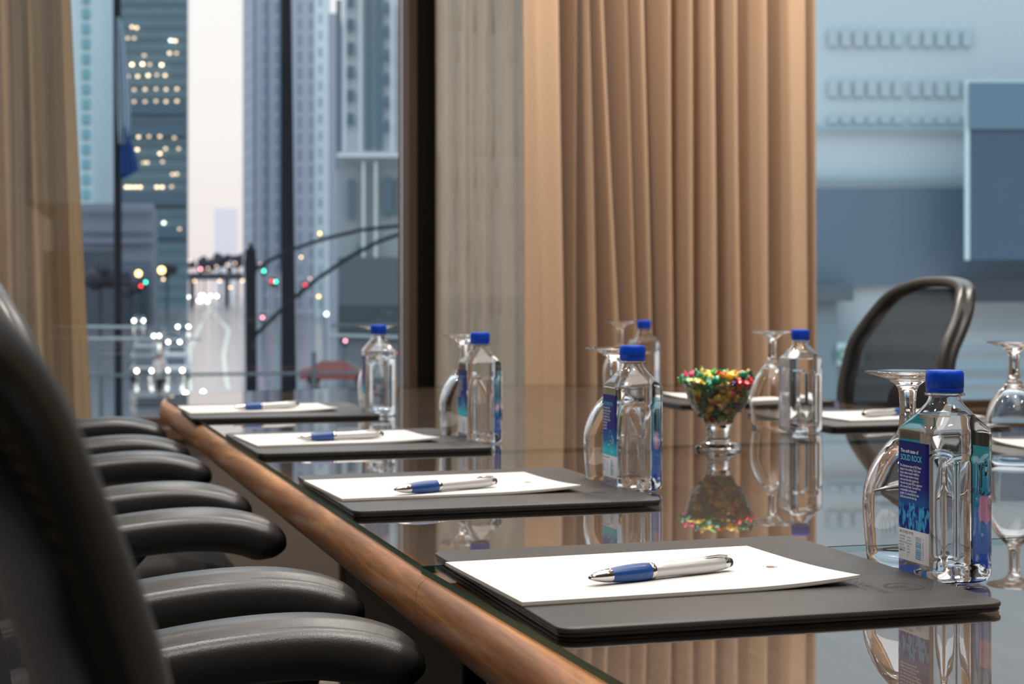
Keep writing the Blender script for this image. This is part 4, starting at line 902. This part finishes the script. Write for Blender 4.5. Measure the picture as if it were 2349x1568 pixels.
# street lights and signals
def light_ball(px, py, Z, rpx, m, name, parent): return MB().ball(W(px, py, Z), rpx / FPX * Z, 8, 12).build(name, m, parent)
def street_lamp(px, py, Z, rpx, m, label):
    t = thing('street_lamp', label, 'street lamp', (0, 0, 0), 0, 'lit street lamps along the avenue'); c = W(px, py, Z); k = Z / FPX
    MB().tube([Vector((c.x + 9 * k, c.y, ZR)), Vector((c.x + 9 * k, c.y, c.z + 2 * k)), Vector((c.x + 5 * k, c.y, c.z + 5 * k)), Vector((c.x, c.y, c.z + 4 * k))], 0.55 * k, 6).build('pole', M_STRUC, t)
    light_ball(px, py, Z, rpx, m, 'lamp', t)
O1 = emis('sodium_bright', (1.0, 0.58, 0.20), 7); O2 = emis('sodium_soft', (1.0, 0.66, 0.38), 4.5); O3 = emis('sodium_faint', (1.0, 0.66, 0.46), 2.2)
for (zx, zy, r, m, lab) in ((487, 427, 7, O1, 'large orange street lamp just right of the flagpole'), (641, 405, 8, O1, 'largest orange street lamp, right of the other large one'), (652, 465, 4, O2, 'small warm street lamp below the largest orange one'), (440, 497, 4, O2, 'warm street lamp beside the red and green signal'),
                            (295, 588, 4, O2, 'lone warm street lamp near the sheer curtain'), (567, 575, 4, O2, 'warm lamp left of the pair of white headlights'), (1695, 160, 4.4, O1, 'high orange lamp in front of the grid tower'), (1570, 318, 4, O2, 'orange lamp right of the thick post, above the lower arm'),
                            (1687, 580, 4.4, O1, 'orange lamp below the curved arm, right of the thick post'), (1630, 460, 3.5, O3, 'faint lamp beside the crossing of arm and thick post'), (950, 392, 3.6, O3, 'faint lamp above the bridge, second of the row'), (1007, 380, 3.6, O3, 'faint lamp above the bridge, middle of the row'),
                            (1077, 368, 3.6, O3, 'faint lamp above the bridge near the shorter mast'), (1130, 358, 3.6, O3, 'faint lamp above the bridge, highest of the row'), (1300, 362, 3.6, O3, 'faint lamp just right of the shorter mast'), (830, 340, 3.6, O3, 'faint lamp at the foot of the dark glass tower'),
                            (2248, 578, 3.6, O3, 'faint lamp at the dark window post'), (860, 477, 4, O2, 'orange lamp under the bridge, left'), (1028, 477, 4, O2, 'orange lamp under the bridge, middle'), (1180, 475, 4, O2, 'orange lamp under the bridge beside the mast'), (1100, 520, 3.8, O2, 'low orange lamp below the bridge')):
    street_lamp(150 + zx / 2.904, 480 + zy / 2.904, 240 if zy < 350 or r > 5 else (330 if zy in (477, 475) else 300 if zy in (460, 580) else 290 if zy == 520 else 370), r * (0.95 if r > 6 else 0.70), m, lab)
GR = emis('signal_green', (0.10, 1.0, 0.72), 5); RD = emis('signal_red', (1.0, 0.06, 0.06), 5); PK = emis('signal_pink', (1.0, 0.35, 0.42), 6)
def signal(px, py, Z, m, label, r=4.5):
    t = thing('traffic_signal', label, 'traffic light', (0, 0, 0), 0, 'traffic lights on the avenue'); c = W(px, py, Z); k = Z / FPX
    MB().box((c.x - 4 * k, c.y + 0.05, c.z - 12 * k), (c.x + 4 * k, c.y + 8 * k, c.z + 8 * k)).build('housing', M_STRUC, t, smooth=False)
    MB().tube([Vector((c.x, c.y + 4 * k, min(ZR, c.z - 14 * k))), Vector((c.x, c.y + 4 * k, c.z - 10 * k))], 0.8 * k, 6).build('pole', M_STRUC, t)
    light_ball(px, py, Z, r * 0.7, m, 'signal_lens', t)
for zx, zy, Z, m, lab in ((535, 485, 200, GR, 'green traffic light left, beside the red one under the street lamps'), (503, 510, 190, RD, 'red traffic light left, beside the green one'), (900, 397, 420, PK, 'pinkish red light above the bridge'), (1322, 410, 200, GR, 'green traffic light right of the shorter mast'),
                          (1402, 481, 300, GR, 'green traffic light between the two posts'), (1563, 550, 160, GR, 'green traffic light against the lower curved arm'), (1597, 503, 300, RD, 'small red light right of the thick post'), (1313, 720, 150, PK, 'pink light low between the two posts'),
                          (1865, 875, 60, PK, 'red pedestrian signal left of the far bottle'), (2190, 955, 60, RD, 'red light seen beside the far bottle shoulder'), (1375, 478, 320, RD, 'dim red light beside the green pair')):
    signal(150 + zx / 2.904, 480 + zy / 2.904, Z, m, lab)
t = thing('street_lamp', 'bluish white lamp over the right pavement of the street', 'street lamp', (0, 0, 0)); light_ball(749, 720, 120, 4.2, emis('cool_lamp', (0.75, 0.85, 1), 6), 'lamp', t)
c = W(749, 720, 120); MB().tube([Vector((c.x, c.y + .3, ZR)), Vector((c.x, c.y + .3, c.z))], 0.05, 6).build('pole', M_STRUC, t)
# cars
HL = emis('headlight_white', (1.0, 0.95, 0.86), 11); TL = emis('tail_red', (1, 0.05, 0.04), 4)
M_TYRE = mat('tyre', (0.01, 0.01, 0.011), 0.8); M_WS = mat('windscreen', (0.02, 0.03, 0.04), 0.1)
def car(px, py, col, label, gap=None, lit=True, side=False, ground=None):
    """py = row of the headlights"""
    Z = FPX * (HR - 0.62) / (py - HOR) if not ground else FPX * HR / (ground - HOR)
    p = W(px, HOR, Z); t = thing('car', label, 'car', (p.x, p.y, ZR), 0, 'cars on the wet avenue')
    t.rotation_euler = (0, 0, -SAZ + (R(80) if side else 0)); s = 1.0
    m = mat('car_paint_%d' % (hash(col) % 9999), col, 0.3, 0.2, coat=0.6)
    pr = [(0.0, 0.30), (0.0, 0.62), (0.12, 0.74), (1.05, 0.90), (1.75, 1.38), (3.1, 1.42), (3.85, 1.0), (4.35, 0.92), (4.4, 0.35)]
    rs = []
    for x_, k in ((-0.84, 0.86), (-0.80, 1.0), (0.80, 1.0), (0.84, 0.86)): rs.append([Vector((x_ * (0.9 if z > 1.1 else 1), y, 0.3 + (z - 0.3) * k)) for y, z in pr])
    MB().rings(rs).build('body', m, t, ang=30, recalc=True)
    MB().add([(-0.62, 1.08, 0.93), (0.62, 1.08, 0.93), (0.56, 1.68, 1.33), (-0.56, 1.68, 1.33)], [(0, 1, 2, 3)]).build('windscreen', M_WS, t, smooth=False, M=Matrix.Translation((0, -0.03, 0.02)))
    for x_ in (-0.76, 0.76):
        for y_ in (0.8, 3.6): MB().lathe([(0.1, -0.1), (0.32, -0.1), (0.32, 0.1), (0.1, 0.1)], 16).build('wheel', M_TYRE, t, M=Matrix.Translation((x_, y_, 0.32)) @ Matrix.Rotation(R(90), 4, 'Y'))
    if lit:
        g = 0.56 if not gap else gap / 2 * Z / FPX; r = max(0.10, 3.1 * Z / FPX)
        for x_ in (-g, g): MB().ball((x_, -0.02, 0.62), r, 8, 12).build('headlight', HL, t)
    return t
CARS = [(331, 850, (0.03, 0.03, 0.04), 'dark car with lit headlights at the front of the left queue', 34), (401, 849, (0.22, 0.23, 0.26), 'grey car with lit headlights beside the pedestrian', 34),
        (327, 822, (0.05, 0.05, 0.06), 'second car in the left queue, headlights lit', 34), (404, 818, (0.3, 0.3, 0.33), 'second car in the right queue, headlights lit', 36),
        (331, 797, (0.1, 0.1, 0.12), 'third car in the left queue behind the walker', 28), (399, 784, (0.04, 0.05, 0.07), 'third car in the right queue, headlights lit', 26),
        (359, 770, (0.06, 0.06, 0.08), 'car with close-set lights directly above the walker', 12), (420, 749, (0.05, 0.08, 0.09), 'dark car with lit headlights in the middle of the avenue', 24), (318, 735, (0.3, 0.33, 0.36), 'car with bright headlights near the flagpole', 21),
        (374, 689, (0.2, 0.2, 0.2), 'distant car with a bright pair of headlights on the left lane', 18), (425, 681, (0.2, 0.2, 0.2), 'distant car, small headlights, left of the bright cluster', 15), (448, 689, (0.2, 0.2, 0.2), 'distant car at the left of the bright headlight cluster', 15),
        (468, 690, (0.2, 0.2, 0.2), 'distant car in the middle of the bright headlight cluster', 15), (465, 677, (0.2, 0.2, 0.2), 'distant car at the top of the bright headlight cluster', 8), (490, 679, (0.2, 0.2, 0.2), 'distant car at the right end of the headlight row', 14)]
for px, py, col, lab, gap in CARS: car(px, py, col, lab, gap)
car(862, 880, (0.16, 0.02, 0.02), 'dark red car parked across the right side of the street', lit=False, side=True, ground=882)
# reflections of headlamps come from the wet road; two in front added as glowing balls
for (px, py, lab) in ((426, 902, 'glowing white ball for a headlight reflection on the wet road, left of its twin'), (466, 899, 'glowing white ball for a headlight reflection on the wet road, right of its twin')):
    t = thing('road_glint', lab, 'lamp', (0, 0, 0)); light_ball(px, py, 60, 4.5, HL, 'lamp', t)
    c = W(px, py, 60); MB().tube([Vector((c.x, c.y, ZR)), c], 0.05, 6).build('post', M_STRUC, t)  # support added under the painted glint
# pedestrian crossing the wet street
def person():
    t = thing('person', 'person in a pale coat and dark trousers walking on the wet street', 'person', (0, 0, 0))
    p = W(366, HOR, 82); t.location = (p.x, p.y, ZR + 0.47)
    struct(MB().box((p.x - 1.2, p.y - 1.5, ZR), (p.x + 1.2, p.y + 3, ZR + 0.47)).build('pavement', mat('wet_kerb', (0.08, 0.085, 0.10), 0.3), bevel=0.05)); t.rotation_euler = (0, 0, R(60))
    H = 2.0
    def skin(name, verts, edges, radii, m, par):
        me = bpy.data.meshes.new(name); me.from_pydata([tuple(Vector(v) * H) for v in verts], edges, []); me.materials.append(m)
        o = bpy.data.objects.new(name, me); COL.objects.link(o); o.parent = par
        s = o.modifiers.new('skin', 'SKIN'); s.use_smooth_shade = True
        for i, r in enumerate(radii): me.skin_vertices[0].data[i].radius = (r * H * 1.3, r * H * 1.3)
        me.skin_vertices[0].data[0].use_root = True
        b = o.modifiers.new('sub', 'SUBSURF'); b.levels = 1; b.render_levels = 1; return o
    M_SK = mat('skin', (0.45, 0.28, 0.2), 0.6); M_TR = mat('dark_trousers', (0.01, 0.012, 0.018), 0.8); M_CO = mat('pale_coat', (0.62, 0.55, 0.52), 0.8)
    v = [(0, 0, .52), (0, 0, .62), (0, 0, .74), (0, 0, .82), (0, 0, .87), (.01, 0, .93), (0, .05, .50), (.07, .05, .28), (.06, .05, .03), (.13, .05, .015), (0, -.05, .50), (-.01, -.05, .28), (-.10, -.05, .05), (-.04, -.05, .02),
         (0, .11, .80), (-.02, .14, .62), (.05, .14, .48), (.07, .14, .43), (0, -.11, .80), (.03, -.14, .62), (.10, -.13, .50), (.12, -.13, .45)]
    e = [(0, 1), (1, 2), (2, 3), (3, 4), (4, 5), (0, 6), (6, 7), (7, 8), (8, 9), (0, 10), (10, 11), (11, 12), (12, 13), (3, 14), (14, 15), (15, 16), (16, 17), (3, 18), (18, 19), (19, 20), (20, 21)]
    r = [.06, .06, .07, .05, .03, .055, .05, .035, .025, .02, .05, .035, .025, .02, .035, .025, .018, .018, .035, .025, .018, .018]
    skin('body', v, e, r, M_SK, t)
    skin('trousers', [(0, 0, .52), (0, .05, .50), (.07, .05, .28), (.06, .05, .05), (0, -.05, .50), (-.01, -.05, .28), (-.10, -.05, .07)], [(0, 1), (1, 2), (2, 3), (0, 4), (4, 5), (5, 6)], [.065, .055, .042, .034, .055, .042, .034], M_TR, t)
    skin('coat', [(0, 0, .36), (0, 0, .50), (0, 0, .62), (0, 0, .74), (0, 0, .83), (0, .11, .80), (-.02, .14, .62), (.05, .14, .49), (0, -.11, .80), (.03, -.14, .62), (.10, -.13, .51)], [(0, 1), (1, 2), (2, 3), (3, 4), (4, 5), (5, 6), (6, 7), (4, 8), (8, 9), (9, 10)],
         [.11, .10, .085, .09, .055, .045, .034, .028, .045, .034, .028], M_CO, t)
    MB().ball((-.012 * H, 0, .955 * H), .055 * H, 8, 12, (1, .9, .8)).build('hair', mat('dark_hair', (0.01, 0.008, 0.007), 0.7), t)
person()
# ------------------------------------------------------------------ building across the side street (right window)
Zb = 30.0
ob = prism('office_building', [(1700, 30), (3900, 30), (3900, 40), (1700, 40)], -320, 1500, mat('office_facade', (0.42, 0.545, 0.60), 0.7), 'pale blue office building filling the window beyond the tan drape', Zref=30)
M_OW = mat('office_window', (0.36, 0.485, 0.54), 0.8)
for r_, y0 in enumerate((40, 155, 262)):
    for k in range(11):
        x0 = 1900 + k * 30 + (8 if k > 5 else 0)
        panel(x0, y0 + (28 if r_ < 2 else 2), x0 + 20, y0 + (66 if r_ < 2 else 22), 29.95, 'window', M_OW, ob, 0.04)
panel(1700, 290, 3900, 298, 29.9, 'floor_ledge', mat('ledge_blue', (0.25, 0.40, 0.47), 0.7), ob, 0.1)
panel(1700, 432, 3900, 655, 29.9, 'dark_glazing_band', mat('slate_glazing', (0.085, 0.15, 0.22), 0.35), ob, 0.12)
panel(1700, 404, 3900, 410, 29.9, 'floor_ledge', mat('ledge_blue'), ob, 0.1)
panel(1700, 652, 1945, 690, 29.7, 'canopy', mat('canopy_dark', (0.06, 0.10, 0.13), 0.5), ob, 0.5)
panel(2180, 640, 2700, 692, 29.7, 'canopy', mat('canopy_navy', (0.018, 0.04, 0.065), 0.4), ob, 0.8)
panel(1862, 690, 1912, 1200, 29.8, 'entrance_post', mat('post_teal', (0.13, 0.21, 0.25), 0.6), ob, 0.3)
for y in (742, 792, 832, 868, 905): panel(1912, y, 2700, y + (5 if y < 800 else 12), 29.8, 'shop_rail', mat('shop_rail', (0.20, 0.34, 0.42), 0.6), ob, 0.1)
pn = panel(1912, 786, 1978, 836, 29.6, 'sign_panel', mat('sign_board', (0.38, 0.56, 0.60), 0.6), ob, 0.1)
text('KES', 0.30, W(1912, 828, 29.45), RT, (0, 0, 1), mat('sign_green', (0.05, 0.16, 0.16), 0.6), 'sign_lettering', ob, bold=.03)
sc_ = thing('screen_block', 'large dark navy block with a pale rim on the office building', 'screen', (0, 0, 0))
panel(2222, 190, 2700, 596, 28.5, 'screen_face', mat('navy_screen', (0.035, 0.085, 0.15), 0.4), sc_, 0.05)
panel(2212, 190, 2222, 596, 28.5, 'side_rim', mat('pale_rim', (0.45, 0.65, 0.70), 0.5), sc_, 0.06); panel(2212, 184, 2700, 190, 28.5, 'top_rim', mat('pale_rim'), sc_, 0.06)
panel(2222, 190, 2700, 296, 28.42, 'upper_pane', mat('steel_blue_pane', (0.09, 0.18, 0.26), 0.4), sc_, 0.03)
